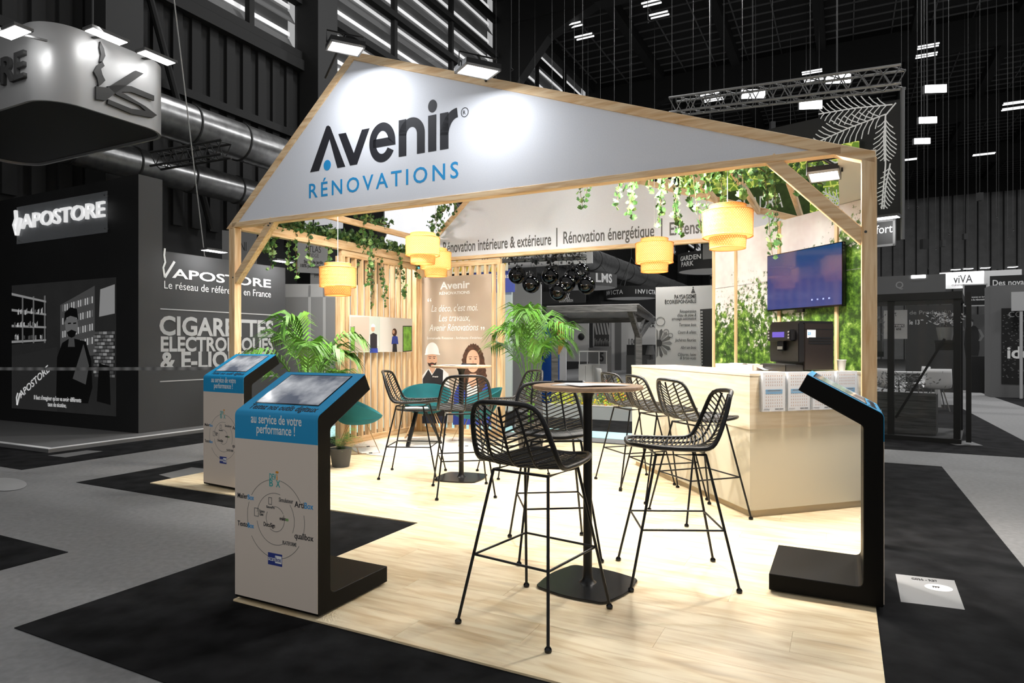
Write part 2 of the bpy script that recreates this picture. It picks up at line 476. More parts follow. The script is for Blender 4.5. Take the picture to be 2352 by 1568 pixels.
# ------------------------------------------------------------------ lamps of the place and added floodlights
WARM = (1.0, 0.86, 0.68); NEUT = (1.0, 0.95, 0.88); COOL = (0.93, 0.96, 1.0)
def floodlight(name, label, pos, target, power, size=0.30, color=COOL, arm=None, glow='lamp_glow', group='LED floodlights of the stand', light=True, spread=PI):
    pos, target = Vector(pos), Vector(target)
    t = thing(name, label, 'floodlight', pos, 0, group)
    q = (target - pos).to_track_quat('-Z', 'Y'); t.rotation_mode = 'QUATERNION'; t.rotation_quaternion = q
    s = size
    MB().box(-s / 2, s / 2, -s * 0.42, s * 0.42, 0.012, 0.05).build('housing', 'black_metal', t)
    fr = MB()
    fr.box(-s / 2, s / 2, -s * .42, -s * .37, -0.004, .012).box(-s / 2, s / 2, s * .37, s * .42, -0.004, .012).box(-s / 2, -s * .45, -s * .42, s * .42, -0.004, .012).box(s * .45, s / 2, -s * .42, s * .42, -0.004, .012)
    fr.build('front_frame', 'g140', t)
    MB().box(-s * .45, s * .45, -s * .37, s * .37, 0.002, .010).build('lens', glow, t)
    MB().tube([(-s / 2 - .012, 0, .02), (-s / 2 - .012, 0, .13), (s / 2 + .012, 0, .13), (s / 2 + .012, 0, .02)], 0.007, 6).build('bracket', 'black_metal', t)
    if arm is not None:
        inv = q.to_matrix().to_4x4().inverted() @ Matrix.Translation(-pos)
        MB().tube([(0, 0, .13), inv @ Vector(arm)], 0.012, 8).build('arm', 'black_metal', t)
    if light:
        d = bpy.data.lights.new('flood', 'AREA'); d.shape = 'RECTANGLE'; d.size, d.size_y = s * .9, s * .74; d.energy = power; d.color = color[:3]; d.spread = spread
        lo = bpy.data.objects.new('flood', d); COL.objects.link(lo); lo.parent = t; lo.location = (0, 0, -0.02)
    return t
# floodlights clamped to the timber frame: two on arms light the sign, the others hang under the roof and light the stand; added ones are marked so
def on_gable(px, py, off): return FGL.loc(px, py, off)
FGL = Frame(P0.x, P0.y, RZV)
def fpos(px, py, off):
    k, z = FGL.loc(px, py, off); p = FGL.world(k, off, z); return p
a1, a2 = fpos(793, 112, -.45), fpos(1097, 165, -.42)
floodlight('floodlight', 'square white floodlight on an arm above the ridge of the sign', a1, a1 + Vector((-.03, .06, -1)), 14, .30, COOL, arm=W(1.3, 0, 4.0))
floodlight('floodlight', 'square white floodlight on an arm at the middle of the sign slope', a2, a2 + Vector((-.03, .06, -1)), 7.5, .30, COOL, arm=W(3.15, 0, 3.60))
p3 = W(5.42, 1.35, 2.63)
floodlight('floodlight', 'bright floodlight seen under the roof by the right brace', AT(1893, 405, 4.75), W(5.75, -.1, 0), 60, .21, NEUT, arm=W(5.88, .34, 2.61))
floodlight('floodlight', 'floodlight behind the sign over the front tables', W(3.2, .34, 3.2), W(3.9, -1.6, 0), 118, .30, NEUT, arm=W(3.06, .34, 3.62))
floodlight('floodlight', 'floodlight behind the sign over the left of the stand', W(1.15, .34, 3.25), W(1.0, 1.7, 0.2), 56, .30, NEUT, spread=2.0, arm=W(1.0, .34, 3.45))
floodlight('floodlight', 'floodlight on the ridge purlin over the back tables', W(2.2, 1.6, 3.75), W(1.9, 2.0, .0), 60, .30, NEUT, spread=2.1, arm=W(2.2, 1.6, 3.98))
floodlight('floodlight', 'floodlight on the right purlins over the counter', W(4.2, .5, 3.05), W(5.36, 2.2, 1.6), 115, .30, NEUT, arm=W(4.03, .5, 3.3))
floodlight('floodlight', 'floodlight behind the sign aimed at the white back gable', W(2.6, .3, 3.5), W(2.9, 3.3, 2.6), 17, .30, NEUT, arm=W(2.57, .3, 3.8))
floodlight('floodlight', 'added hidden floodlight above the flower bed behind the back gable', W(3.1, 6.0, 3.3), W(3.1, 6.7, 0), 90, .30, NEUT, arm=W(3.1, 6.0, 4.6), group='added floodlights behind the stand')  # unseen lamp added to brighten the flower bed
floodlight('floodlight', 'added hidden floodlight behind the left slatted screen', W(-1.1, 2.4, 3.0), W(-1.2, 4.6, 1.4), 80, .30, NEUT, arm=W(-1.1, 2.4, 4.4), group='added floodlights behind the stand')  # unseen lamp put in to light the partition behind the slats
floodlight('floodlight', 'added floodlight behind the sign over the floor before the counter', W(4.85, .26, 2.84), W(5.3, -1.7, 0), 60, .24, NEUT, arm=W(5.01, .26, 2.93))  # added so the floor bounces light onto the counter front
# ------------------------------------------------------------------ timber pavilion (gables, posts, rafters)
EX = [(-0.09, 2.595), (1.676, 4.168), (6.10, 2.597)]           # outer corners of a gable: eave, ridge, eave
pav = thing('timber_pavilion', 'pine timber house frame with white printed gable panels over the stand', 'pavilion', W(0, 0), RZV)
def pb(name, a, b, w, h, mat='pine', parent=pav, up=(0, 0, 1)):
    return bevel(MB().bar(a, b, w, h, up).build(name, mat, parent), 0.004, 1)
def upper(s):
    return EX[0][1] + (s - EX[0][0]) * (EX[1][1] - EX[0][1]) / (EX[1][0] - EX[0][0]) if s < EX[1][0] else EX[1][1] + (s - EX[1][0]) * (EX[2][1] - EX[1][1]) / (EX[2][0] - EX[1][0])
def inset(e, d):                                               # lower edge of a rafter, d below the outer line
    (x0, z0), (x1, z1), (x2, z2) = e
    k1 = (z1 - z0) / (x1 - x0); k2 = (z2 - z1) / (x2 - x1)
    d1 = d * math.sqrt(1 + k1 * k1); d2 = d * math.sqrt(1 + k2 * k2)
    xr = ((z1 - d2 - k2 * x1) - (z0 - d1 - k1 * x0)) / (k1 - k2); zr = z0 - d1 + k1 * (xr - x0)
    return xr, zr, (lambda x: z0 - d1 + k1 * (x - x0)), (lambda x: z1 - d2 + k2 * (x - x1))
XR, ZR, LOWL, LOWR = inset(EX, 0.075)
def gable(t, y0, y1, front):
    zb0, zb1 = 2.605, 2.655                                    # bottom chord
    l = MB().prism([EX[0], EX[1], (XR, ZR), (EX[0][0] + 0.10, LOWL(EX[0][0] + 0.10))], t + y0, t + y1, 'y')
    bevel(l.build('rafter', 'pine', pav), 0.004, 1)
    r = MB().prism([EX[1], EX[2], (EX[2][0], LOWR(EX[2][0])), (XR, ZR)], t + y0, t + y1, 'y')
    bevel(r.build('rafter', 'pine', pav), 0.004, 1)
    s_end = 5.9
    bevel(MB().box(0.0, s_end, t + y0, t + y1, zb0, zb1).build('bottom_chord', 'pine', pav), 0.003, 1)
    # stretched fabric panel just behind the front face of the timbers
    xl = EX[0][0] + (zb1 - LOWL(EX[0][0])) / ((EX[1][1] - EX[0][1]) / (EX[1][0] - EX[0][0]))
    xr = EX[2][0] - (zb1 - LOWR(EX[2][0])) / ((EX[1][1] - EX[2][1]) / (EX[2][0] - EX[1][0]))
    p = MB().prism([(xl, zb1), (XR, ZR), (xr, zb1)], t + y0 + 0.012, t + y0 + 0.03, 'y').build('gable_panel', 'fabric_white', pav)
    return p
gp_front = gable(0.0, -0.045, 0.045, True)
gp_back = gable(3.36, -0.045, 0.045, False)
for s in (0.0, 6.065):
    bevel(MB().box(s - 0.045, s + 0.045, -0.045, 0.045, 0.0, 2.56 if s > 1 else 2.60).build('post', 'pine_z', pav), 0.004, 1)
bevel(MB().box(5.95, 6.06, 1.72, 1.83, 0.0, 2.60).build('post', 'pine_z', pav), 0.004, 1)
pb('brace', (0.02, 0, 2.02), (0.60, 0, 2.64), 0.075, 0.085)
pb('brace', (6.045, 0, 2.02), (5.45, 0, 2.64), 0.075, 0.085)
# side beam on the left, eave board on the right, purlins from gable to gable
bevel(MB().box(-0.045, 0.045, 0.045, 3.315, 2.59, 2.71).build('side_beam', 'pine_y', pav), 0.004, 1)
MB().box(5.88, 6.11, 0.045, 1.95, 2.605, 2.63).build('eave_board', 'board_white', pav)
for s in (0.32, 1.0, 1.67, 2.57, 3.06, 3.54, 4.03, 4.52, 5.01, 5.49):
    z = upper(s) - 0.055
    pb('purlin', (s, 0.045, z), (s, 3.315, z), 0.045, 0.075, 'pine_y')
# bolt heads on the braces
for (s, z) in ((0.02, 2.06), (0.55, 2.58), (0.575, 2.6), (6.045, 2.07)):
    MB().tube([(s, -0.047, z), (s, -0.040, z)], 0.009, 10).build('bolt', 'g70', pav)

# lettering of the front gable, drawn on the plane of the fabric
FG = Frame(P0.x, P0.y, RZV)
yf = -0.045 + 0.012                                            # front of the fabric
Y0, Y1 = yf - 0.002, yf
q = lambda zx, zy: FG.loc(600 + zx / 2.8, zy / 2.8, yf)         # measured in the enlarged view
def poly(name, pts, mat, parent=gp_front): return flat(MB(), pts, Y0, Y1).build(name, mat, parent)
lg = MB()
flat(lg, [q(315, 1108), q(372, 1098), q(440, 895), q(430, 808), q(420, 812)], Y0, Y1)
flat(lg, [q(420, 812), q(440, 895), q(490, 1080), q(541, 1071), q(444, 815), q(432, 807)], Y0 + 1e-4, Y1)
lg.build('letter_a', 'logo_black', gp_front)
flat(MB(), [q(497, 862), q(545, 854), q(596, 985), q(648, 834), q(697, 824), q(617, 1056), q(572, 1064)], Y0, Y1).build('letter_v', 'logo_black', gp_front)
def stroke(name, pts, w, closed=False, mat='logo_black'):
    return ribbon(MB(), pts, w, Y0, Y1, closed).build(name, mat, gp_front)
ec = q(778, 915); ew = 0.078
ecx, ecz = ec; er = abs(q(840, 905)[0] - q(716, 925)[0]) / 2
erz = 0.148
stroke('letter_e', [(ecx - er, ecz)] and [(ecx - er * .95, ecz - .002), (ecx + er, ecz - .002)] + arc(ecx, ecz, er, erz, 0, 330, 40)[1:], ew)
nl, nr = q(909, 1005), q(1027, 985); nt = q(960, 795)[1]
nw = nr[0] - nl[0]
stroke('letter_n', [(nl[0], nl[1]), (nl[0], nt + .05)], 0.086)
stroke('letter_n_arch', [(nr[0], nr[1])] + arc((nl[0] + nr[0]) / 2, nt - nw / 2, nw / 2, nw / 2 + .012, 0, 178, 20), 0.086)
il = q(1100, 973)
stroke('letter_i', [il, (il[0], q(1100, 740)[1])], 0.088)
idot = q(1102, 682)
flat(MB(), arc(idot[0], idot[1], .048, .058, 0, 345, 23), Y0, Y1).build('letter_i_dot', 'logo_black', gp_front)
rl = q(1177, 960); rt = q(1177, 725)[1]
stroke('letter_r', [rl, (rl[0], rt)], 0.090)
ra = q(1265, 735)
stroke('letter_r_arm', arc(ra[0], rt - 0.22, ra[0] - rl[0], 0.20, 175, 92, 14), 0.086)
ad = q(425, 1062)
flat(MB(), arc(ad[0], ad[1], .047, .052, 0, 345, 23), Y0, Y1).build('blue_dot', 'logo_blue', gp_front)
rc = q(1309, 722)
ribbon(MB(), arc(rc[0], rc[1], .036, .040, 0, 345, 23), .006, Y0, Y1, True).build('registered_ring', 'logo_black', gp_front)
text('R', .05, 'logo_black', gp_front, (rc[0] - .017, Y0, rc[1] - .018), 'registered_letter')
ra0, rb0 = FG.loc(710, 455, yf), FG.loc(1053, 404, yf)
text('RÉNOVATIONS', .205, 'logo_blue', gp_front, (ra0[0], Y0 + .001, ra0[1]), 'lettering_renovations', width=rb0[0] - ra0[0], space=1.35, bold=0.002)
# lettering of the back gable
o2 = W(0, 3.36); BG = Frame(o2.x, o2.y, RZV)
def btext(s, px0, py0, px1, nm):
    a, b = BG.loc(px0, py0, yf), BG.loc(px1, py0, yf)
    text(s, .235, 'grey_text', gp_back, (a[0], 3.36 + yf - .0015, 2.725), nm, width=b[0] - a[0], bold=0.0035)
btext('Rénovation intérieure & extérieure', 1018, 575, 1266, 'lettering_interior')
btext('Rénovation énergétique', 1294, 552, 1503, 'lettering_energy')
btext('Extension', 1538, 534, 1640, 'lettering_extension')
for px in (1279, 1520):
    a = BG.loc(px, 550, yf)[0]
    MB().box(a - .008, a + .008, 3.36 + yf - .003, 3.36 + yf, 2.69, 2.95).build('divider_line', 'grey_text', gp_back)

# ------------------------------------------------------------------ slatted screens
def screen(label, origin, rz, length, n, first_post=True, end_post=True):
    t = thing('slatted_screen', label, 'screen', origin, rz, 'slatted pine screens')
    pw = 0.09
    bevel(MB().box(0, length, -.025, .025, 0.01, 0.085).build('bottom_rail', 'pine', t), .003, 1)
    bevel(MB().box(0, length, -.03, .03, 2.505, 2.585).build('top_rail', 'pine', t), .003, 1)
    if first_post: bevel(MB().box(-.045, .045, -.045, .045, 0.01, 2.505).build('post', 'pine_z', t), .003, 1)
    if end_post: bevel(MB().box(length - .045, length + .045, -.045, .045, 0.01, 2.505).build('post', 'pine_z', t), .003, 1)
    me = MB().box(-.02, .02, -.022, .05, 0.085, 2.505).mesh('slat', 'pine_z')
    for i in range(n):
        obj('slat', me, t, (length * (i + 1) / (n + 1), 0, 0))
    return t
screen('slatted pine screen on the left side with ivy along its top', W(0, 1.66), RZU, 1.70, 11)
screen('slatted pine screen at the back behind the tall beige poster', W(0.10, 3.36), RZV, 1.40, 10)

# ------------------------------------------------------------------ printed forest wall at 45 degrees
m, t, b = new_mat('forest_print'); N = t.nodes.new; L = t.links.new
tc = N('ShaderNodeTexCoord')
def noise(scale, detail=6, dist=0.0, vec=None):
    n = N('ShaderNodeTexNoise'); n.inputs['Scale'].default_value = scale; n.inputs['Detail'].default_value = detail; n.inputs['Distortion'].default_value = dist
    n.inputs['Roughness'].default_value = 0.68
    L(vec or tc.outputs['Object'], n.inputs['Vector']); return n.outputs['Fac']
def ramp(fac, stops):
    r = N('ShaderNodeValToRGB'); e = r.color_ramp.elements
    while len(e) < len(stops): e.new(0.5)
    for k, (p, c) in enumerate(stops): e[k].position = p; e[k].color = lin(c) if len(c) == 3 else c
    L(fac, r.inputs['Fac']); return r.outputs['Color']
def mth(op, a, b_):
    n = N('ShaderNodeMath'); n.operation = op
    for k, x in enumerate((a, b_)):
        if isinstance(x, (int, float)): n.inputs[k].default_value = x
        else: L(x, n.inputs[k])
    return n.outputs[0]
sx = N('ShaderNodeSeparateXYZ'); L(tc.outputs['Object'], sx.inputs[0])
fol = ramp(noise(11, 9), [(0.32, (14, 28, 10)), (0.47, (48, 80, 30)), (0.57, (104, 144, 52)), (0.70, (206, 226, 140))])
sky = ramp(noise(2.5, 3), [(0.35, (236, 226, 226)), (0.65, (250, 248, 246))])
big = noise(1.35, 4, 0.3); fine = noise(17, 8)
# trees fill the lower part; on the first metre of the wall the sky opens above them
hgt = mth('MULTIPLY', sx.outputs['Z'], 0.36)
opn = N('ShaderNodeMapRange'); opn.inputs['From Min'].default_value = 1.25; opn.inputs['From Max'].default_value = 2.0
opn.inputs['To Min'].default_value = 0.0; opn.inputs['To Max'].default_value = -0.24; L(sx.outputs['X'], opn.inputs['Value'])
mask = mth('ADD', mth('ADD', mth('MULTIPLY', big, 0.62), mth('MULTIPLY', fine, 0.85)), mth('MULTIPLY', mth('ADD', hgt, opn.outputs[0]), -1.0))
mk = ramp(mask, [(0.09, (0, 0, 0)), (0.16, (255, 255, 255))])
mx = N('ShaderNodeMixRGB'); L(mk, mx.inputs[0]); L(sky, mx.inputs[1]); L(fol, mx.inputs[2])
L(mx.outputs[0], b.inputs['Base Color']); b.inputs['Roughness'].default_value = 0.35

wdir = Vector((0.307, -0.9516)).normalized(); RZW = math.atan2(wdir.y, wdir.x)
wst = Vector((2.407, 7.713))
fw = thing('forest_print_wall', 'wall of panels printed with sunlit green trees behind the counter', 'printed wall', (wst.x, wst.y, 0), RZW)
cuts = [0.0, 0.415, 1.115, 1.865, 2.28]
for i in range(4):
    o = MB().box(cuts[i] + .003, cuts[i + 1] - .003, 0, .012, 0.0, 2.60).build('print_panel', 'forest_print', fw)
for i, c in enumerate(cuts):
    bevel(MB().box(c - .017, c + .017, -.022, 0.0, 0.0, 2.595).build('panel_batten', 'pine_z', fw), .002, 1)
MB().box(0, 2.28, -.004, 0.0, 1.995, 1.999).build('panel_seam', 'g140', fw)
FW = Frame(wst.x, wst.y, RZW)
# ------------------------------------------------------------------ woven bar stools
def make_stool():
    t = thing('bar_stool', 'stool', 'bar stool', group='black woven bar stools')
    fx, fy = .25, .285; tx, ty = .155, .135; zt = .712
    lm = {}
    for sx_ in (-1, 1):
        for sy_ in (-1, 1):
            a, b = Vector((sx_ * fx, sy_ * fy, .016)), Vector((sx_ * tx, sy_ * ty, zt))
            lg = MB().tube([a, b], .0075, 8).build('leg', 'black_metal', t, True)
            MB().lathe([(0.001, 0), (.015, 0), (.0165, .004), (.0165, .014), (.010, .022), (0.001, .022)], 12, (a.x, a.y)).build('foot_cap', 'black_gloss', lg, True)
    k = .315 / zt
    rx, ry = fx + (tx - fx) * k, fy + (ty - fy) * k
    c = [(-rx, -ry, .315), (rx, -ry, .315), (rx, ry, .315), (-rx, ry, .315)]
    for i in range(4): MB().tube([c[i], c[(i + 1) % 4]], .006, 8).build('footrest_bar', 'black_metal', t, True)
    MB().tube([(-tx, -ty, zt), (tx, -ty, zt), (tx, ty, zt), (-tx, ty, zt)], .007, 8, True).build('seat_support', 'black_metal', t, True)
    prof = [(.255, .750), (.20, .744), (.10, .737), (0, .733), (-.10, .735), (-.165, .747), (-.205, .778), (-.232, .825), (-.262, .905), (-.288, .98), (-.305, 1.040)]
    ws = [.150, .190, .212, .222, .230, .233, .233, .228, .214, .198, .168]
    acc = [0]
    for i in range(1, len(prof)): acc.append(acc[-1] + math.dist(prof[i], prof[i - 1]))
    tot = acc[-1]
    def S(a, b):
        d = max(0, min(1, a)) * tot
        i = max(0, min(len(prof) - 2, next((j for j in range(len(acc) - 1) if acc[j + 1] >= d), len(acc) - 2)))
        k = (d - acc[i]) / (acc[i + 1] - acc[i])
        y = prof[i][0] + k * (prof[i + 1][0] - prof[i][0]); z = prof[i][1] + k * (prof[i + 1][1] - prof[i][1])
        w = ws[i] + k * (ws[i + 1] - ws[i])
        f = max(0, min(1, (a - .45) / .2))
        return Vector((b * w, y + f * .045 * b * b, z + (1 - f) * .018 * b * b))
    rim = [S(i / 24, -1) for i in range(25)] + [S(1, -1 + .2 * i) + Vector((0, -.004, .012)) * (1 - (1 - .2 * i) ** 2) for i in range(1, 10)] + [S(1 - i / 24, 1) for i in range(25)] + [S(0, 1 - .2 * i) + Vector((0, .012, 0)) * (1 - (1 - .2 * i) ** 2) for i in range(1, 10)]
    for _ in range(2): rim = [(rim[i - 1] + rim[i] * 2 + rim[(i + 1) % len(rim)]) / 4 for i in range(len(rim))]
    MB().tube(rim, .0125, 10, True).build('shell_frame', 'rattan_black', t, True)
    for b in (-.5, 0, .5):
        MB().tube([S(.01 + .98 * i / 26, b) for i in range(27)], .0065, 6).build('spine', 'rattan_black', t, True)
    n = 29
    for i in range(n):
        a0 = .015 + .955 * i / (n - 1)
        pts = []
        for j in range(-8, 9):
            b = j / 8; a = a0 + .115 * (abs(b) - .45)
            pts.append(S(min(.995, max(.004, a)), b * .99) + Vector((0, 0, .002)))
        MB().tube(pts, .0046, 5).build('rib', 'rattan_black', t, True)
    return t
stool0 = make_stool(); first = [True]
def stool(feet, heading, label):
    """feet: measured centre on the floor; heading: direction the sitter looks"""
    o = stool0 if first[0] else copy_tree(stool0)
    first[0] = False
    o.location = (feet[0], feet[1], .0097); h = Vector(heading)
    o.rotation_euler = (0, 0, math.atan2(h.y, h.x) - PI / 2); o['label'] = label
    return o
stool((.116, 3.140), (.342, .479), 'woven black bar stool nearest the viewer, back turned, at the front round table')
stool((.925, 3.690), (-1, .03), 'woven black bar stool right of the front round table, facing left')
stool((.262, 4.170), (.06, -.60), 'woven black bar stool behind the front round table, facing the viewer')
stool((1.445, 5.020), (.94, .34), 'woven black bar stool nearest the coffee machine in the row at the counter')
stool((1.315, 5.670), (.955, .25), 'middle woven black bar stool in the row of three at the counter')
stool((1.175, 6.235), (.945, .33), 'farthest woven black bar stool in the row of three at the counter')
stool((-1.000, 6.570), (1, -.08), 'woven black bar stool left of the back round table, facing right')
stool((-.440, 5.815), (-.11, .62), 'woven black bar stool before the back round table, seat back to the viewer')
stool((.005, 6.690), (-.89, -.46), 'woven black bar stool right of the back round table beside the palm')

# ------------------------------------------------------------------ round bar tables
def bar_table(x, y, rz, label, h=1.09):
    t = thing('bar_table', label, 'table', (x, y, .0097), rz, 'round wooden bar tables')
    mb = MB().lathe([(0.0005, h - .022), (.285, h - .022), (.300, h - .017), (.300, h - .004), (.297, h), (.0005, h)], 56)
    mb.build('table_top', 'table_wood', t, True)
    MB().lathe([(.0005, .012), (.050, .012), (.034, .022), (.026, .045), (.0245, .08), (.0245, h - .10), (.030, h - .06), (.05, h - .022), (.0005, h - .022)], 24).build('column', 'black_metal', t, True)
    pts = []
    for k in range(4):                                          # soft square foot plate
        a0 = PI / 4 + k * PI / 2; c = Vector((math.cos(a0), math.sin(a0))) * .228
        for j in range(7):
            a = a0 - PI / 4 + (PI / 2) * j / 6
            pts.append((c.x + .055 * math.cos(a), c.y + .055 * math.sin(a)))
    big = []
    for i, p in enumerate(pts):
        big.append(p); nx = pts[(i + 1) % len(pts)]
        if math.dist(p, nx) > .1:
            for j in range(1, 8):
                k = j / 8; q_ = Vector((p[0] + k * (nx[0] - p[0]), p[1] + k * (nx[1] - p[1])))
                q_ += q_.normalized() * .022 * math.sin(PI * k); big.append((q_.x, q_.y))
    bevel(MB().prism(big, 0.0, .013).build('foot_plate', M('plate_black', (44, 44, 45), 0.22, metal=0.5), t, False), .003, 2)
    return t
bar_table(.414, 3.552, math.radians(-35), 'round wooden bar table at the front with papers on it')
bar_table(-.503, 6.430, math.radians(-16), 'round wooden bar table at the back before the beige poster', 1.115)

def sheet(x, y, z, w, d, rz, label, mat='paper', bend=.004, name='paper_sheet', group='papers on the tables'):
    mb = MB(); n = 8
    for k in range(2):
        for i in range(n + 1):
            xx = -w / 2 + w * i / n; zz = bend * (math.sin(i / n * 5.0) + 1) * .5 + (.0008 if k else 0)
            mb.v += [(xx, -d / 2, zz), (xx, d / 2, zz)]
    m_ = 2 * (n + 1)
    for i in range(n):
        a = 2 * i; mb.f += [(a, a + 1, a + 3, a + 2), (m_ + a, m_ + a + 2, m_ + a + 3, m_ + a + 1), (a, a + 2, m_ + a + 2, m_ + a), (a + 1, m_ + a + 1, m_ + a + 3, a + 3)]
    o = mb.build(name, mat, loc=(x, y, z), rz=rz); return tag(o, label, 'paper', group)
TZ = 1.0997
sheet(.455, 3.50, TZ + .004, .30, .21, .35, 'white paper sheet lying open on the front round table')
sheet(.36, 3.60, TZ, .21, .28, -.4, 'lower white sheet half under the open one on the front table', bend=.002)
pen = thing('ballpoint_pen', 'dark ballpoint pen lying across the front round table', 'pen', (.34, 3.68, TZ + .012), -.05)
MB().tube([(-.10, 0, 0), (.06, 0, 0)], .006, 8).build('barrel', 'black_gloss', pen, True)
MB().tube([(.06, 0, 0), (.075, 0, 0)], [.006, .001], 8).build('tip', 'steel', pen, True)
MB().bar((-.10, 0, .008), (-.05, 0, .008), .004, .003).build('clip', 'steel', pen)
sheet(-.56, 6.42, 1.1247, .30, .21, .1, 'white paper sheet on the back round table')
pen2 = thing('ballpoint_pen', 'dark pen lying on the back round table', 'pen', (-.42, 6.44, 1.1247 + .012), .1)
MB().tube([(-.08, 0, 0), (.07, 0, 0)], .006, 8).build('barrel', 'black_gloss', pen2, True)
MB().bar((-.08, 0, .008), (-.03, 0, .008), .004, .003).build('clip', 'steel', pen2)

# ------------------------------------------------------------------ low black table, rug and velvet tub chairs
rug = MB().lathe([(.0005, 0), (.86, 0), (.865, .004), (.86, .010), (.0005, .010)], 56).build('round_rug', 'rug_white', loc=(-1.21, 8.50, .0097), smooth=True)
tag(rug, 'round off-white rug under the low black table', 'rug')
lt = thing('coffee_table', 'low round black table with three splayed wooden legs', 'table', (-1.23, 8.62, .02))
MB().lathe([(.0005, .455), (.30, .455), (.312, .464), (.312, .476), (.305, .482), (.0005, .482)], 48).build('table_top', 'plate_black', lt, True)
for k in range(3):
    a = math.radians(-118 + 120 * k + 5)
    MB().bar((.07 * math.cos(a), .07 * math.sin(a), .455), (.29 * math.cos(a), .29 * math.sin(a), 0.004), .045, .03, (math.cos(a), math.sin(a), 0)).build('leg', 'black_metal', lt)
MB().lathe([(.0005, .435), (.10, .435), (.10, .455), (.0005, .455)], 20).build('hub', 'black_metal', lt, True)
sheet(-1.26, 8.58, .503, .30, .21, .2, 'white paper sheet on the low black table')
def tub_chair(x, y, heading, label):
    t = thing('tub_chair', label, 'armchair', (x, y, .0097), math.atan2(heading[1], heading[0]) - PI / 2, 'teal velvet tub chairs')
    n, k = 48, 14
    def rimz(a):                                               # a = 0 towards the sitter's front
        c = .5 - .5 * math.cos(a); return .435 + .315 * c ** .85
    def rad(a): c = .5 - .5 * math.cos(a); return .34 + .05 * c
    def surf(off, zb):
        vs = []
        for i in range(k + 1):
            f = i / k
            for j in range(n):
                a = 2 * PI * j / n; R = (rad(a) - off)
                r = R * (f ** .62); z = zb + (rimz(a) - zb - (0 if off == 0 else .004)) * (f ** 2.4)
                vs.append((r * math.sin(a), r * math.cos(a) * .95 - .02, z))
        return vs
    mb = MB(); o_, i_ = surf(0, .335), surf(.032, .40)
    mb.v = o_ + i_; m_ = len(o_)
    for i in range(k):
        for j in range(n):
            a, b_, c, d = i * n + j, i * n + (j + 1) % n, (i + 1) * n + (j + 1) % n, (i + 1) * n + j
            mb.f.append((a, d, c, b_)); mb.f.append((m_ + a, m_ + b_, m_ + c, m_ + d))
    for j in range(n):
        a, b_ = k * n + j, k * n + (j + 1) % n; mb.f.append((a, m_ + a, m_ + b_, b_))
    mb.build('shell', 'teal_velvet', t, True)
    MB().lathe([(.0005, .40), (.25, .40), (.275, .42), (.275, .445), (.25, .462), (.0005, .468)], 40, (0, .02)).build('seat_cushion', 'teal_velvet', t, True)
    for s in (-1, 1):
        MB().tube([(s * .12, .10, .36), (s * .27, .25, .008), (s * .27, -.25, .008), (s * .12, -.10, .36)], .007, 8).build('wire_leg', 'gold_wire', t, True)
        for yy in (-.14, .14): MB().box(s * .27 - .014, s * .27 + .014, yy - .02, yy + .02, 0.0, .018).build('glide', 'black_metal', t)
    MB().tube([(-.27, .0, .008), (.27, .0, .008)], .006, 8).build('cross_wire', 'gold_wire', t, True)
    return t
tub_chair(-1.92, 8.08, (1, .28), 'teal velvet tub chair beside the left slatted screen, seen from its side')
tub_chair(-1.25, 9.38, (.05, -1), 'teal velvet tub chair before the beige poster, facing the viewer')
tub_chair(-.52, 8.72, (-1, -.25), 'teal velvet tub chair right of the low table, facing left')

# ------------------------------------------------------------------ reception counter
K = Vector((1.802, 4.917)); Ld = Vector((-.207, .978)); Dd = Vector((.95, .312)).normalized(); Dn = Vector((-Dd.y, Dd.x)); Ln = Vector((.978, .207))
Lc, Sc = 2.31, 1.20
ft = [K, K + Dd * Sc, K + Dd * Sc + Dn * .55, K + Ln * .52 + Dn * .60, K + Ld * Lc + Ln * .52, K + Ld * Lc]
def grow(d):                                                   # moves the outside faces in or out by d
    o1 = -Ln * d; o2 = -Dn * d
    return [ft[0] + o1 + o2, ft[1] + o2 + Dd * d, ft[2] + Dd * d, ft[3], ft[4] + Ld * d, ft[5] + o1 + Ld * d]
ct = thing('reception_counter', 'L-shaped pale wood reception counter before the forest wall', 'counter', (0, 0, .0097))
MB().prism([tuple(p) for p in grow(-.035)], 0.0, .055).build('plinth', M('plinth_pale', (206, 190, 158), 0.6), ct)
MB().prism([tuple(p) for p in grow(-.004)], .055, .672).build('lower_body', M('counter_cream', (234, 224, 198), 0.5), ct)
up_ = MB().prism([tuple(p) for p in grow(0.0)], .672, 1.078).build('upper_band', 'ash', ct)
tp = MB().prism([tuple(p) for p in grow(0.003)], 1.078, 1.098).build('worktop', 'ash', ct)
CT = 1.098 + .0097
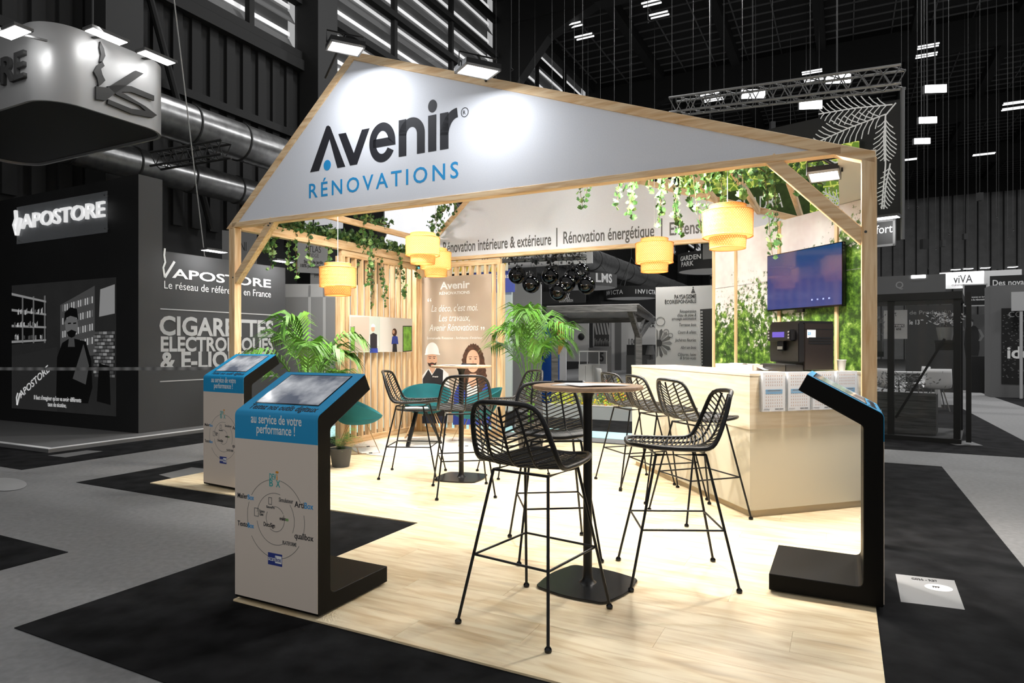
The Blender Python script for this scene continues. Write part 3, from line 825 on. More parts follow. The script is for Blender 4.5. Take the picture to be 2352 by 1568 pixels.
# brochure holders on the short face
rzs = math.atan2(Dd.y, Dd.x)
hold_l = ['clear brochure holder nearest the counter corner', 'clear brochure holder second from the counter corner', 'clear brochure holder third from the counter corner, partly behind the kiosk', 'clear brochure holder beside the right pine post']
br_l = ['A4 leaflet with blue band in the holder nearest the counter corner', 'A4 leaflet with blue band in the second holder from the corner', 'A4 leaflet with blue band in the third holder, behind the kiosk head', 'A4 leaflet with blue band beside the right pine post']
M('icon_brown', (196, 150, 120), 0.8)
dots = MB()
for r in range(9):
    z = .272 - r * .0235 - (.042 if r > 3 else 0)
    for c in range(8): dots.box(-.075 + c * .0205, -.070 + c * .0205, -.0008, 0, z - .009, z + .002)
dots_me = dots.mesh('icon_print', 'icon_brown')
for i in range(4):
    p = K + Dd * (.085 + .235 * i + .11) - Dn * .004
    h = thing('brochure_holder', hold_l[i], 'holder', (p.x, p.y, .815), rzs, 'clear brochure holders on the counter')
    MB().box(-.112, .112, -.004, -.001, 0, .30).build('back_plate', 'acrylic', h)
    MB().box(-.112, .112, -.036, -.033, 0, .27).build('front_plate', 'acrylic', h)
    MB().box(-.112, .112, -.033, -.004, 0, .003).build('bottom_plate', 'acrylic', h)
    for s in (-1, 1): MB().box(s * .112 - .0015, s * .112 + .0015, -.036, -.001, 0, .27).build('side_plate', 'acrylic', h)
    b = thing('leaflet_stack', br_l[i], 'leaflet', (p.x - Dn.x * .017, p.y - Dn.y * .017, .8185), rzs, 'leaflets in the clear holders')
    MB().box(-.103, .103, -.013, .011, 0, .297).build('sheets', 'paper', b)
    pr = obj('icon_print', dots_me, b, (0, -.0132, 0)); pr['kind'] = 'stuff'
    MB().box(-.078, .078, -.0142, -.013, .148, .166).build('blue_band', 'kiosk_blue', b)
    MB().box(-.078, .078, -.0142, -.013, .132, .146).build('blue_band', 'kiosk_blue', b)
    for (x0, x1, z0, z1) in ((-.06, .06, .154, .160), (.01, .045, .012, .020), (.05, .085, .012, .020), (-.095, -.04, .016, .018)):
        MB().box(x0, x1, -.0148, -.013, z0, z1).build('print_line', 'logo_black', b)

# coffee machine
cmx = K + Dd * .50 + Dn * .16
cm = thing('coffee_machine', 'black automatic coffee machine standing on the counter', 'coffee machine', (cmx.x, cmx.y, CT), rzs)
M('machine_black', (14, 13, 14), 0.35); M('machine_brown', (28, 21, 18), 0.4)
# local x along the short face, -x is the machine's front
bevel(MB().box(.16, .46, -.0, .34, .012, .395).build('cabinet', 'machine_brown', cm), .006, 2)
bevel(MB().box(.10, .16, .0, .34, .075, .395).build('front_body', 'machine_black', cm), .006, 2)
bevel(MB().box(.045, .10, .03, .31, .25, .345).build('control_head', 'machine_black', cm), .008, 2)
MB().box(.043, .046, .10, .24, .28, .325).build('display', M('display_violet', (60, 50, 120), 0.3, emit=.5), cm)
for k in range(6): MB().tube([(.040, .05 + (k % 2) * .235, .275 + (k // 2) * .024), (.046, .05 + (k % 2) * .235, .275 + (k // 2) * .024)], .007, 10).build('button', 'g100', cm, True)
bevel(MB().box(.065, .10, .13, .21, .17, .25).build('spout', 'black_gloss', cm), .005, 2)
MB().box(.060, .066, .14, .20, .18, .205).build('spout_plate', 'steel', cm)
bevel(MB().box(-.02, .16, .01, .33, 0.0, .055).build('drip_tray', 'machine_black', cm), .005, 2)
MB().box(-.01, .10, .03, .31, .055, .060).build('drip_grid', 'g40', cm)
MB().box(.115, .455, .005, .335, .395, .412).build('lid', 'machine_black', cm)
for k in range(3): MB().box(.20, .43, -.0025, 0.001, .225 + k * .022, .235 + k * .022).build('vent_slot', 'black_gloss', cm)
MB().box(.185, .27, -.0025, 0.0, .275, .34).build('white_label', 'paper', cm)
text('23', .03, 'logo_blue', cm, (.19, -.003, .30), 'label_mark', bold=.0006)
MB().box(.16, .46, -.0015, 0.0, .345, .348).build('panel_gap', 'black_gloss', cm)
cup_p = K + Dd * 1.03 + Dn * .15
cup = thing('paper_cup', 'white paper cup beside the coffee machine', 'cup', (cup_p.x, cup_p.y, CT))
MB().lathe([(.0005, 0), (.025, 0), (.035, .088), (.0375, .091), (.035, .094), (.033, .09), (.024, .004), (.0005, .004)], 24).build('cup_wall', 'white_print', cup, True)
# things lying on the counter near the forest wall
bx = K + Ln * .42 + Ld * .75
tray = thing('document_tray', 'low open box of white papers on the counter by the forest wall', 'box', (bx.x, bx.y, CT), RZW)
for (a, b_, c, d) in ((-.26, .26, -.12, -.112), (-.26, .26, .112, .12), (-.26, -.252, -.12, .12), (.252, .26, -.12, .12)):
    MB().box(a, b_, c, d, 0, .05).build('tray_side', M('box_pale', (214, 200, 190), 0.7), tray)
MB().box(-.26, .26, -.12, .12, 0, .004).build('tray_base', 'box_pale', tray)
sheet(bx.x - .02, bx.y + .02, CT + .008, .2, .18, .3, 'crumpled white paper inside the tray on the counter', bend=.05)
sheet(bx.x + .06, bx.y - .22, CT + .008, .2, .16, -.9, 'white paper at the counter corner end of the tray', bend=.035)

# ------------------------------------------------------------------ television
tvc = FW.loc(1842, 640, -.09)
p = FW.world(tvc[0], -.09)
tv = thing('television', 'flat black television with blue screen on the forest wall', 'television', (p.x, p.y, 1.96), RZW)
TW, TH = .985, .575
bevel(MB().box(-TW / 2, TW / 2, 0, .04, -TH / 2, TH / 2).build('case', 'black_gloss', tv), .004, 2)
m, t, b = new_mat('tv_picture'); N = t.nodes.new; L = t.links.new
tc = N('ShaderNodeTexCoord'); sp = N('ShaderNodeSeparateXYZ'); L(tc.outputs['Object'], sp.inputs[0])
mr = N('ShaderNodeMapRange'); mr.inputs['From Min'].default_value = -TH / 2; mr.inputs['From Max'].default_value = TH / 2; L(sp.outputs['Z'], mr.inputs['Value'])
r = N('ShaderNodeValToRGB'); e = r.color_ramp.elements
e[0].color = lin((66, 78, 150)); e[1].color = lin((34, 82, 134)); e.new(.45).color = lin((72, 76, 140))
L(mr.outputs[0], r.inputs[0]); b.inputs['Base Color'].default_value = (.003, .003, .006, 1); b.inputs['Roughness'].default_value = .06
L(r.outputs[0], b.inputs['Emission Color']); b.inputs['Emission Strength'].default_value = .75
MB().box(-TW / 2 + .008, TW / 2 - .008, -.0012, 0, -TH / 2 + .016, TH / 2 - .008).build('screen', 'tv_picture', tv)
MB().box(-.06, .02, -.01, .02, -TH / 2 - .03, -TH / 2).build('webcam', 'black_metal', tv)
MB().tube([(-.03, -.012, -TH / 2 - .018), (-.03, -.006, -TH / 2 - .018)], .011, 12).build('webcam_lens', 'black_gloss', tv, True)
MB().box(-.2, .2, .04, .066, -.15, .15).build('wall_bracket', 'black_metal', tv)
M('screen_line', (130, 140, 190), .5, emit=.5)
for k in range(4): MB().box(.12 + k * .07, .14 + k * .07, -.0018, -.0012, -.215, -.20).build('screen_icon', 'screen_line', tv)
# ------------------------------------------------------------------ touch-screen kiosks
def kiosk(x, y, rz, label, w=.564, zs=1.0, xs=1.0):
    t = thing('touch_kiosk', label, 'kiosk', (x, y, .0005), rz, 'blue and white touch-screen kiosks')
    t.scale = (xs, 1, zs)
    def rounded(pts, rs):
        out = []
        n = len(pts)
        for i, (p, r) in enumerate(zip(pts, rs)):
            p = Vector(p)
            if r == 0: out.append(tuple(p)); continue
            a, c = (Vector(pts[i - 1]) - p).normalized(), (Vector(pts[(i + 1) % n]) - p).normalized()
            an = a.angle(c); d = r / math.tan(an / 2); s, e_ = p + a * d, p + c * d
            for k in range(6):
                f = k / 5; out.append(tuple((s * (1 - f) + p * f) * (1 - f) + (p * (1 - f) + e_ * f) * f))
        return out
    th = math.atan2(.19, .345)
    top = (.345, 1.165); tip = (.345 + .088 * math.sin(th) , 1.165 - .088 * math.cos(th) - .004)
    outl = rounded([(0, .02), (0, .975), top, tip, (.088, .912), (.088, .105), (.53, .105), (.53, .02)], [.01, .035, .004, .004, .03, .035, .004, .004])
    hw = w / 2
    bevel(MB().prism(outl, -hw, hw, 'x').build('body', 'kiosk_black', t), .003, 1)
    MB().box(-hw + .03, hw - .03, .03, .50, 0, .02).build('foot_plinth', 'g20', t)
    # printed skins follow the outline
    path = [p for p in outl if p[0] < .346 and (p[0] < .002 or p[1] > .93)]
    i0 = next(i for i, p in enumerate(outl) if p[1] > .9)
    up = [(0, .035), (0, .840)]
    bl = [(0, .840)] + [p for p in outl[i0 - 0:i0 + 6]] + [top]
    def skin(name, pth, mat, x0, x1, off=.0025, inner=0.0):
        mb = MB(); a, b_ = [], []
        for i, p in enumerate(pth):
            d = Vector(pth[min(i + 1, len(pth) - 1)]) - Vector(pth[max(i - 1, 0)]); d.normalize()
            nrm = Vector((-d.y, d.x)); a.append(Vector(p) + nrm * off); b_.append(Vector(p) + nrm * inner)
        n = len(pth)
        for xx in (x0, x1):
            mb.v += [(xx, q_.x, q_.y) for q_ in a] + [(xx, q_.x, q_.y) for q_ in b_]
        m_ = 2 * n
        for i in range(n - 1):
            mb.f += [(i, i + 1, m_ + i + 1, m_ + i), (n + i, m_ + n + i, m_ + n + i + 1, n + i + 1), (i, n + i, n + i + 1, i + 1), (m_ + i, m_ + i + 1, m_ + n + i + 1, m_ + n + i)]
        mb.f += [(0, m_, m_ + n, n), (n - 1, 2 * n - 1, m_ + 2 * n - 1, m_ + n - 1)]
        return mb.build(name, mat, t, True)
    sk = skin('front_panel', up, 'kiosk_white', -hw, hw)
    bs = skin('blue_band', bl, 'kiosk_blue', -hw, hw)
    d = Vector((top[0], top[1] - .975)).normalized(); nn = Vector((-d.y, d.x))
    def on_head(l, off): p = Vector((0, .975)) + d * l + nn * off; return p
    L0 = Vector((top[0], top[1] - .975)).length
    def headbox(name, l0, l1, x0, x1, o0, o1, mat):
        q_ = [on_head(l0, o0), on_head(l1, o0), on_head(l1, o1), on_head(l0, o1)]
        return MB().prism([(p.x, p.y) for p in q_], x0, x1, 'x').build(name, mat, t)
    headbox('screen_bezel', .083, L0 - .028, -hw + .063, hw - .063, .0026, .0045, 'black_gloss')
    headbox('touch_screen', .090, L0 - .034, -hw + .07, hw - .07, .0046, .0052, 'kiosk_screen')
    # printing on the front
    yp = -.0030
    text('au service de votre', .066, 'white_print', sk, (-.165, yp, .925), 'lettering_line', width=.345, bold=.0006)
    text('performance !', .066, 'white_print', sk, (-.125, yp, .875), 'lettering_line', width=.262, bold=.0006)
    p1 = on_head(.032, .0030)
    text('Testez nos outils digitaux', .062, 'logo_black', sk, (-.22, p1.x, p1.y), 'lettering_line', width=.46, bold=.0006, rot=(th, 0, 0))
    for r in (.195, .128, .062):
        g = {.195: ((100, 148), (160, 200), (212, 260), (282, 325), (340, 372), (30, 80)), .128: ((75, 170), (190, 300), (-25, 40)), .062: ((30, 110), (150, 215), (235, 385))}[r]
        mb = MB()
        for a0, a1 in g: ribbon(mb, arc(.005, .455, r, r, a0, a1, 20), .0022, yp, yp + .001)
        mb.build('orbit_ring', 'grey_text', sk)
    def tx(s, x, z, size, mat, wd, bold=.0003): text(s, size, mat, sk, (x, yp, z), 'logo_print', width=wd, bold=bold)
    tx('DEV', -.035, .650, .042, 'print_teal', .046); tx('i', .014, .650, .042, 'print_orange', .006); tx('B', -.035, .615, .050, 'print_teal', .024); tx('X', .010, .615, .050, 'print_teal', .028)
    flat(MB(), arc(.017, .688, .011, .006, 0, 345, 15), yp, yp + .001).build('logo_print', 'print_orange', sk)
    tx('Mailer', -.262, .535, .036, 'logo_black', .072); tx('Box', -.188, .533, .036, 'logo_blue', .044)
    tx('Texto', -.262, .392, .036, 'logo_black', .072); tx('Box', -.188, .390, .036, 'logo_blue', .044)
    tx('Arti', .135, .530, .042, 'logo_black', .062); tx('Box', .200, .530, .042, 'logo_blue', .056)
    tx('qualibox', .135, .378, .042, 'logo_black', .122)
    tx('Simulateur', .030, .545, .030, 'grey_text', .095); tx('evalut', .035, .455, .026, 'logo_black', .040); tx('eo', .076, .455, .026, 'print_green', .018)
    tx('DocuSign', -.075, .412, .030, 'logo_black', .078); tx('PLATEFORME', .055, .338, .026, 'grey_text', .092); tx('RenovaPro', -.055, .505, .018, 'grey_text', .056)
    tx('Espace', -.105, .478, .020, 'grey_text', .036); tx('Client', -.105, .462, .020, 'grey_text', .028)
    for (a, b_, c, d_) in ((-.140, -.112, .455, .495), (-.040, -.020, .525, .558)):
        ribbon(MB(), [(a, c), (b_, c), (b_, d_), (a, d_)], .003, yp, yp + .001, True).build('logo_print', 'grey_text', sk)
    MB().box(-.045, .052, yp, yp + .002, .225, .285).build('logo_plate', M('print_navy', (40, 58, 140), .6), sk)
    text('scan', .034, 'white_print', sk, (-.041, yp - .001, .246), 'logo_print', width=.044)
    MB().box(.005, .049, yp - .0006, yp, .238, .275).build('logo_plate', 'white_print', sk)
    text('box', .034, 'print_navy', sk, (.009, yp - .0012, .246), 'logo_print', width=.036)
    return t
M('print_teal', (50, 170, 170), .6); M('print_orange', (226, 150, 40), .6); M('print_green', (84, 160, 50), .6); M('print_navy', (40, 58, 140), .6)
m, t_, b = new_mat('kiosk_screen')
tc = t_.nodes.new('ShaderNodeTexCoord'); nz = t_.nodes.new('ShaderNodeTexNoise'); nz.inputs['Scale'].default_value = 5; nz.inputs['Detail'].default_value = 5
rr = t_.nodes.new('ShaderNodeValToRGB'); rr.color_ramp.elements[0].position = .38; rr.color_ramp.elements[1].position = .66
rr.color_ramp.elements[0].color = lin((92, 98, 112)); rr.color_ramp.elements[1].color = lin((206, 208, 212))
t_.links.new(tc.outputs['Object'], nz.inputs['Vector']); t_.links.new(nz.outputs['Fac'], rr.inputs[0]); t_.links.new(rr.outputs[0], b.inputs['Base Color'])
b.inputs['Roughness'].default_value = .08; t_.links.new(rr.outputs[0], b.inputs['Emission Color']); b.inputs['Emission Strength'].default_value = .45
kiosk(-1.177, 3.221, RZV, 'large touch kiosk at the front left on the dark carpet edge')
kiosk(-2.65, 5.95, math.radians(-32), 'smaller-looking touch kiosk behind, beside the left pine post', zs=1.06, xs=1.06)
kiosk(1.965, 3.456, RZU, 'black-sided touch kiosk at the right edge, screen turned away')

# ------------------------------------------------------------------ woven bamboo pendant lamps
M('bamboo', (226, 160, 84), .7, var=.12, scale=40)
m, t_, b = new_mat('glow_liner')
n = t_.nodes; tr = n.new('ShaderNodeBsdfTranslucent'); tr.inputs[0].default_value = lin((255, 232, 186)); df = n.new('ShaderNodeBsdfDiffuse'); df.inputs[0].default_value = lin((252, 230, 190))
mx_ = n.new('ShaderNodeMixShader'); mx_.inputs[0].default_value = .62
t_.links.new(df.outputs[0], mx_.inputs[1]); t_.links.new(tr.outputs[0], mx_.inputs[2]); t_.links.new(mx_.outputs[0], n['Material Output'].inputs[0])
M('bulb_glow', (255, 190, 110), .5, emit=30.0)
def weave(mb, r0, r1, z0, z1, n, turn, w=.006, off=0.0, segs=5):
    for sg in (-1, 1):
        for i in range(n):
            a0 = 2 * PI * i / n
            L_, R_ = [], []
            for k in range(segs + 1):
                f = k / segs; a = a0 + sg * turn * f; r = r0 + (r1 - r0) * f + off + (.0012 if sg > 0 else 0); z = z0 + (z1 - z0) * f
                da = w / r / 2
                L_.append((r * math.cos(a - da), r * math.sin(a - da), z)); R_.append((r * math.cos(a + da), r * math.sin(a + da), z))
            m0 = len(mb.v); mb.v += L_ + R_
            for k in range(segs): mb.f.append((m0 + k, m0 + k + 1, m0 + segs + 2 + k, m0 + segs + 1 + k))
def make_pendant():
    t = thing('pendant_lamp', 'lamp', 'pendant lamp', group='woven bamboo pendant lamps')
    tiers = [(.150, .150, .385, .338), (.208, .205, .335, .120), (.152, .146, .118, .020)]
    for i, (ra, rb, za, zb) in enumerate(tiers):
        mb = MB(); weave(mb, ra, rb, za, zb, 58 if i == 1 else 46, .95 if i == 1 else .42, .0095, .002)
        mb.build('shade_weave', 'bamboo', t, stuff=True)
    liner = MB().lathe([(.03, .386), (.146, .385), (.147, .340), (.196, .337), (.204, .332), (.201, .124), (.192, .118), (.149, .118), (.143, .020)], 40)  # inner liner added so the gaps in the weave glow
    liner.build('glow_liner', 'glow_liner', t, True)
    for (r, z) in ((.150, .386), (.209, .336), (.206, .120), (.147, .021)):
        MB().tube([(r * math.cos(2 * PI * k / 40), r * math.sin(2 * PI * k / 40), z) for k in range(40)], .005, 6, True).build('shade_hoop', 'bamboo', t, True)
    MB().sphere((0, 0, .19), .035, 14, 10).build('bulb', 'bulb_glow', t, True)
    MB().tube([(0, 0, .225), (0, 0, .30)], .018, 10).build('socket', 'white_plain', t, True)
    return t
pend0 = make_pendant(); firstp = [True]
def pendant(px, py_top, y, top, label, power=22, sc=1.0):
    o = pend0 if firstp[0] else copy_tree(pend0); firstp[0] = False
    p = AT(px, py_top, y)
    o.location = (p.x, p.y, p.z - .385 * sc); o.scale = (sc, sc, sc); o['label'] = label
    MB().tube([(0, 0, .30), (0, 0, (top - o.location.z) / sc)], .0035, 6).build('cord', 'white_plain', o, True)
    d = bpy.data.lights.new('bulb_light', 'POINT'); d.energy = power; d.color = (1, .66, .32); d.shadow_soft_size = .04
    l = bpy.data.objects.new('bulb_light', d); COL.objects.link(l); l.parent = o; l.location = (0, 0, .19)
    return o
pend_specs = [(1671, 473, 5.55, 2.95, 'largest woven bamboo pendant at the right, ivy hanging before it'), (1503, 549, 7.25, 3.35, 'woven bamboo pendant over the counter stools, second from right'),
              (776, 606, 7.55, 3.0, 'woven bamboo pendant at the far left before the slatted screen'), (971, 537, 7.95, 3.5, 'higher of two overlapping bamboo pendants above the back table'), (1001, 572, 8.75, 3.6, 'lower bamboo pendant half hidden by another before the poster')]
for s_ in pend_specs: pendant(*s_)

# ------------------------------------------------------------------ ivy garlands
def leaf_cloud(pts, size, seed, droop=.6):
    rnd = random.Random(seed); mb = MB()
    prof = [(0, -.5), (.28, -.36), (.52, -.10), (.30, .02), (.34, .30), (.10, .24), (0, .56), (-.10, .24), (-.34, .30), (-.30, .02), (-.52, -.10), (-.28, -.36)]
    for p in pts:
        s = size * rnd.uniform(.6, 1.25)
        rot = Matrix.Rotation(rnd.uniform(0, 2 * PI), 3, 'Z') @ Matrix.Rotation(rnd.uniform(.6, 2.3), 3, 'X') @ Matrix.Rotation(rnd.uniform(-.7, .7), 3, 'Y')
        vs = [Vector(p) + rot @ Vector((x * s, y * s, -abs(x) * s * .25)) for x, y in prof]
        c = Vector(p) + rot @ Vector((0, 0, s * .04))
        b0 = len(mb.v); mb.v += [tuple(v) for v in vs] + [tuple(c)]
        k = len(prof)
        mb.f += [(b0 + i, b0 + (i + 1) % k, b0 + k) for i in range(k)]
    return mb
def strand(p, length, rnd, sway=.12):
    """a hanging shoot: stem points and leaf points"""
    p = Vector(p); st_, lv = [p.copy()], []
    d = Vector((rnd.uniform(-1, 1), rnd.uniform(-1, 1), 0)) * sway
    n = max(3, int(length / .045))
    for i in range(n):
        d += Vector((rnd.uniform(-1, 1), rnd.uniform(-1, 1), 0)) * .05
        p = p + Vector((d.x * .045, d.y * .045, -.045 if i > 1 else -.02)); st_.append(p.copy())
        for _ in range(2): lv.append(p + Vector((rnd.uniform(-.03, .03), rnd.uniform(-.03, .03), rnd.uniform(-.02, .02))))
    return st_, lv
def ivy(label, a, b, dense, shoots, seed, size=.05, spread=(.07, .06), mat='leaf_ivy'):
    rnd = random.Random(seed); a, b = Vector(a), Vector(b)
    t = thing('ivy_garland', label, 'ivy', a, 0, 'ivy garlands on the timber frame')
    pts = []
    for i in range(dense):
        f = rnd.random(); p = a.lerp(b, f) + Vector((rnd.gauss(0, spread[0]), rnd.gauss(0, spread[0]), rnd.gauss(.02, spread[1])))
        pts.append(p - a)
    stems = MB().tube([(0, 0, 0)] + [tuple((b - a) * f + Vector((rnd.gauss(0, .02), rnd.gauss(0, .02), rnd.gauss(0, .02)))) for f in [i / 12 for i in range(1, 13)]], .006, 5)
    for (f, ln) in shoots:
        s_, l_ = strand((b - a) * f + Vector((rnd.gauss(0, .04), rnd.gauss(0, .04), 0)), ln, rnd)
        stems.tube(s_, .0025, 4); pts += l_
    stems.build('stem', 'stem_brown', t)
    k = int(len(pts) * .7); rnd.shuffle(pts)
    leaf_cloud(pts[:k], size, seed).build('leaves', mat, t, stuff=True)
    leaf_cloud(pts[k:], size, seed + 1).build('leaves', 'leaf_ivy_pale', t, stuff=True)
    return t
r = random.Random(3)
ivy('thick ivy garland lying along the left side beam above the slats', W(.0, .25, 2.75), W(0, 3.2, 2.75), 900, [(.02, .38), (.06, .42), (.1, .6), (.16, .55), (.2, .7), (.26, .5), (.42, .5), (.5, .4), (.62, .75), (.66, .95), (.7, .7), (.78, .9), (.86, .8), (.92, .5), (.97, .45)], 11, .062, (.05, .045))
ivy('ivy hanging beside the back left rafter behind the pendants', W(.35, 3.25, 3.1), W(.75, 3.25, 3.5), 90, [(.1, .6), (.2, .75), (.5, .3), (.9, .25)], 21, .06, (.05, .05))
ivy('short ivy strand on the left roof purlin near the sign beam', W(.32, 1.6, 2.98), W(.32, 2.3, 2.98), 60, [(.2, .5), (.5, .9), (.55, .7)], 23, .06, (.03, .03))
ivy('broad ivy curtain hanging under the roof in front of the green sign', W(3.95, 1.15, 3.12), W(5.25, .75, 2.80), 420, [(.0, .35), (.03, .5), (.08, .25), (.12, .62), (.2, .55), (.26, .35), (.32, .3), (.38, .5), (.43, .62), (.47, .7), (.52, .45), (.58, .5), (.62, .68), (.66, .3), (.7, .55), (.8, .6), (.85, .3), (.92, .35)], 31, .062, (.10, .06))
ivy('ivy clump by the right brace with one long trailing strand', W(5.2, .75, 2.78), W(5.75, 1.0, 2.66), 200, [(.1, .3), (.35, .72), (.38, .66), (.8, .2)], 41, .058, (.07, .05))
ivy('thin pair of ivy strands hanging before the white back gable', W(3.25, 1.6, 3.38), W(3.6, 1.5, 3.30), 12, [(.1, .66), (.9, .5)], 51, .05, (.02, .02))

# ------------------------------------------------------------------ palms
def palm(x, y, label, seed, nf=14, height=1.75, reach=.75):
    rnd = random.Random(seed)
    t = thing('potted_palm', label, 'plant', (x, y, .0097), 0, 'potted palms')
    MB().lathe([(.0005, 0), (.15, 0), (.19, .30), (.20, .31), (.20, .34), (.18, .34), (.17, .30), (.0005, .29)], 28).build('pot', 'g70', t, True)
    MB().disc(.175, .295, 24).build('soil', M('soil', (40, 32, 24), .95), t)
    for i in range(nf):
        a = 2 * PI * i * .382 + rnd.uniform(-.2, .2); lean = rnd.uniform(.25, 1.1) * reach; h = height * rnd.uniform(.70, 1.04) * (1.06 - .22 * lean / reach)
        d = Vector((math.cos(a), math.sin(a), 0)); sd = Vector((-d.y, d.x, 0))
        path = []
        for k in range(15):
            f = k / 14; path.append(d * (.03 + lean * f ** 1.7) + Vector((0, 0, .28 + (h - .28) * math.sin(f * PI * .56) / math.sin(PI * .56) * (1 - .10 * lean * f ** 3))))
        fr = MB().tube(path, [.008 * (1 - .75 * k / 14) for k in range(15)], 5).build('frond', 'leaf_palm', t, True)
        mb = MB()
        for k in range(17):
            f = .46 + .54 * k / 16; q_ = f * 14; j = min(13, int(q_)); p = path[j].lerp(path[j + 1], q_ - j)
            tan = (path[j + 1] - path[j]).normalized()
            ln = .36 * math.sin(PI * min(1, (f - .40) / .66)) ** .6 * rnd.uniform(.85, 1.1) + .03
            for s in (-1, 1):
                dr = (sd * s * .85 + tan * .75 + Vector((0, 0, -.05))).normalized()
                mid = p + dr * ln * .5 + Vector((0, 0, .012)); end = p + dr * ln + Vector((0, 0, -.42 * ln))
                wv = tan.cross(dr).cross(dr).normalized() * .0135
                b0 = len(mb.v); mb.v += [tuple(p - wv * .3), tuple(p + wv * .3), tuple(mid + wv), tuple(mid - wv), tuple(end)]
                mb.f += [(b0, b0 + 1, b0 + 2, b0 + 3), (b0 + 3, b0 + 2, b0 + 4)]
        mb.build('leaflets', 'leaf_palm', fr, stuff=True)
    return t
palm(-2.28, 7.25, 'tall potted palm at the left between the kiosks and the slatted screen', 5, 13, 1.72, .62)
palm(.24, 8.35, 'tall potted palm beside the end of the back slatted screen', 9, 14, 1.92, .72)
def fern(x, y, z, label, seed, n=26, r=.3):
    rnd = random.Random(seed); t = thing('fern', label, 'plant', (x, y, z), 0)
    MB().lathe([(.0005, 0), (.09, 0), (.12, .2), (.10, .2), (.0005, .19)], 20).build('pot', 'g70', t, True)
    mb = MB()
    for i in range(n):
        a = rnd.uniform(0, 2 * PI); d = Vector((math.cos(a), math.sin(a), 0)); sd = Vector((-d.y, d.x, 0)); L_ = r * rnd.uniform(.6, 1.1); hh = rnd.uniform(.1, .3)
        for k in range(16):
            f = k / 15; p = d * L_ * f + Vector((0, 0, .2 + hh * math.sin(f * PI * .75) - .12 * f * f)); w_ = .05 * (1 - f) + .01
            for s in (-1, 1):
                e_ = p + sd * s * w_ + d * .02; b0 = len(mb.v)
                mb.v += [tuple(p), tuple(p + d * .014), tuple(e_)]; mb.f.append((b0, b0 + 1, b0 + 2))
    mb.build('leaves', 'leaf_palm', t, stuff=True); return t
fern(-1.86, 7.05, .0097, 'small green fern on the floor behind the front kiosk', 4)

# ------------------------------------------------------------------ posters on the screens
M('poster_beige', (188, 170, 152), .6, var=.06, scale=2); M('skin', (214, 168, 140), .6); M('hair_brown', (74, 46, 30), .8, var=.5, scale=30); M('jacket_blue', (44, 66, 160), .7)
M('vest_black', (34, 34, 40), .7); M('beard', (58, 42, 34), .8); M('lips', (176, 92, 84), .6); M('jeans', (50, 60, 90), .8)
po = W(0.10, 3.36 - .036); PF = Frame(po.x, po.y, RZV)
def pp(px, py): return PF.loc(px, py, -.006)
x0 = pp(969, 800)[0]; x1 = pp(1128, 800)[0]; zt_, zb_ = 2.37, .17
po_t = thing('portrait_poster', 'tall beige poster with two portraits on the back slatted screen', 'poster', (po.x, po.y, 0), RZV)
MB().box(x0, x1, -.006, 0, zb_, zt_).build('panel', 'poster_beige', po_t)
def ptext(s, px0, px1, py, size, nm='poster_lettering', bold=.0, shear=0.0, mat='white_print'):
    a, b_ = pp(px0, py), pp(px1, py); text(s, size, mat, po_t, (a[0], -.0075, a[1]), nm, width=b_[0] - a[0], bold=bold, shear=shear)
ptext('Avenir', 1011, 1079, 664, .155, bold=.004); ptext('RÉNOVATIONS', 1009, 1079, 677, .06, bold=.001)
ptext('“', 982, 991, 706, .20, bold=.002); ptext('La déco, c\'est moi.', 991, 1097, 716, .15, shear=.25); ptext('Les travaux,', 1008, 1079, 738, .15, shear=.25); ptext('Avenir Rénovations', 986, 1099, 760, .15, shear=.25); ptext('”', 1104, 1113, 772, .20, bold=.002)
ptext('Emmanuelle Rivassoux - Architecte d\'intérieur', 981, 1108, 779, .055)
def shape(name, pts, mat, lay, parent=po_t, fn=None):
    fn = fn or pp
    return flat(MB(), [fn(*p_) for p_ in pts], -.006 - .0006 * lay, -.006 - .0006 * (lay - 1)).build(name, mat, parent)
def ell(cx, cy, rx, ry, n=24): return [(cx + rx * math.cos(2 * PI * i / n), cy + ry * math.sin(2 * PI * i / n)) for i in range(n)]
def clampx(pts, a=969.5, b=1127.5): return [(min(b, max(a, x)), y) for x, y in pts]
# man with white helmet and dark vest
shape('figure_shirt', clampx([(970, 972), (970, 862), (982, 848), (1000, 842), (1016, 846), (1030, 858), (1034, 905), (1028, 972)]), 'white_plain', 1)
shape('figure_vest', clampx([(972, 960), (971, 870), (984, 848), (992, 862), (1004, 843), (1018, 850), (1016, 900), (1022, 960)]), 'vest_black', 2)
shape('figure_jeans', clampx([(970, 972), (970, 955), (1024, 955), (1026, 972)]), 'jeans', 3)
shape('figure_neck', [(986, 838), (1000, 838), (999, 850), (993, 858), (987, 848)], 'skin', 3)
shape('figure_face', ell(992.5, 826, 12, 17), 'skin', 4); shape('figure_beard', [(982, 832), (986, 834), (992.5, 832), (999, 834), (1003, 831), (1001, 840), (993, 845), (985, 840)], 'beard', 5)
shape('figure_lips', ell(993, 837, 3.5, 1.2, 10), 'lips', 6)
for ex in (988, 997.5): shape('figure_eye', ell(ex, 822.5, 2.2, 1, 10), 'beard', 6); shape('figure_brow', [(ex - 3.5, 819.6), (ex + 3.5, 819.2), (ex + 3.5, 818), (ex - 3.5, 818.4)], 'beard', 6)
shape('helmet', arc(993, 811, 15.5, -25, 0, 180, 18) + [(976.5, 811), (976, 815), (985, 814), (993, 813), (1003, 814), (1011, 815), (1010, 811)], 'white_print', 6)
ptext('Avenir', 993, 1007, 866, .032, bold=.0006)
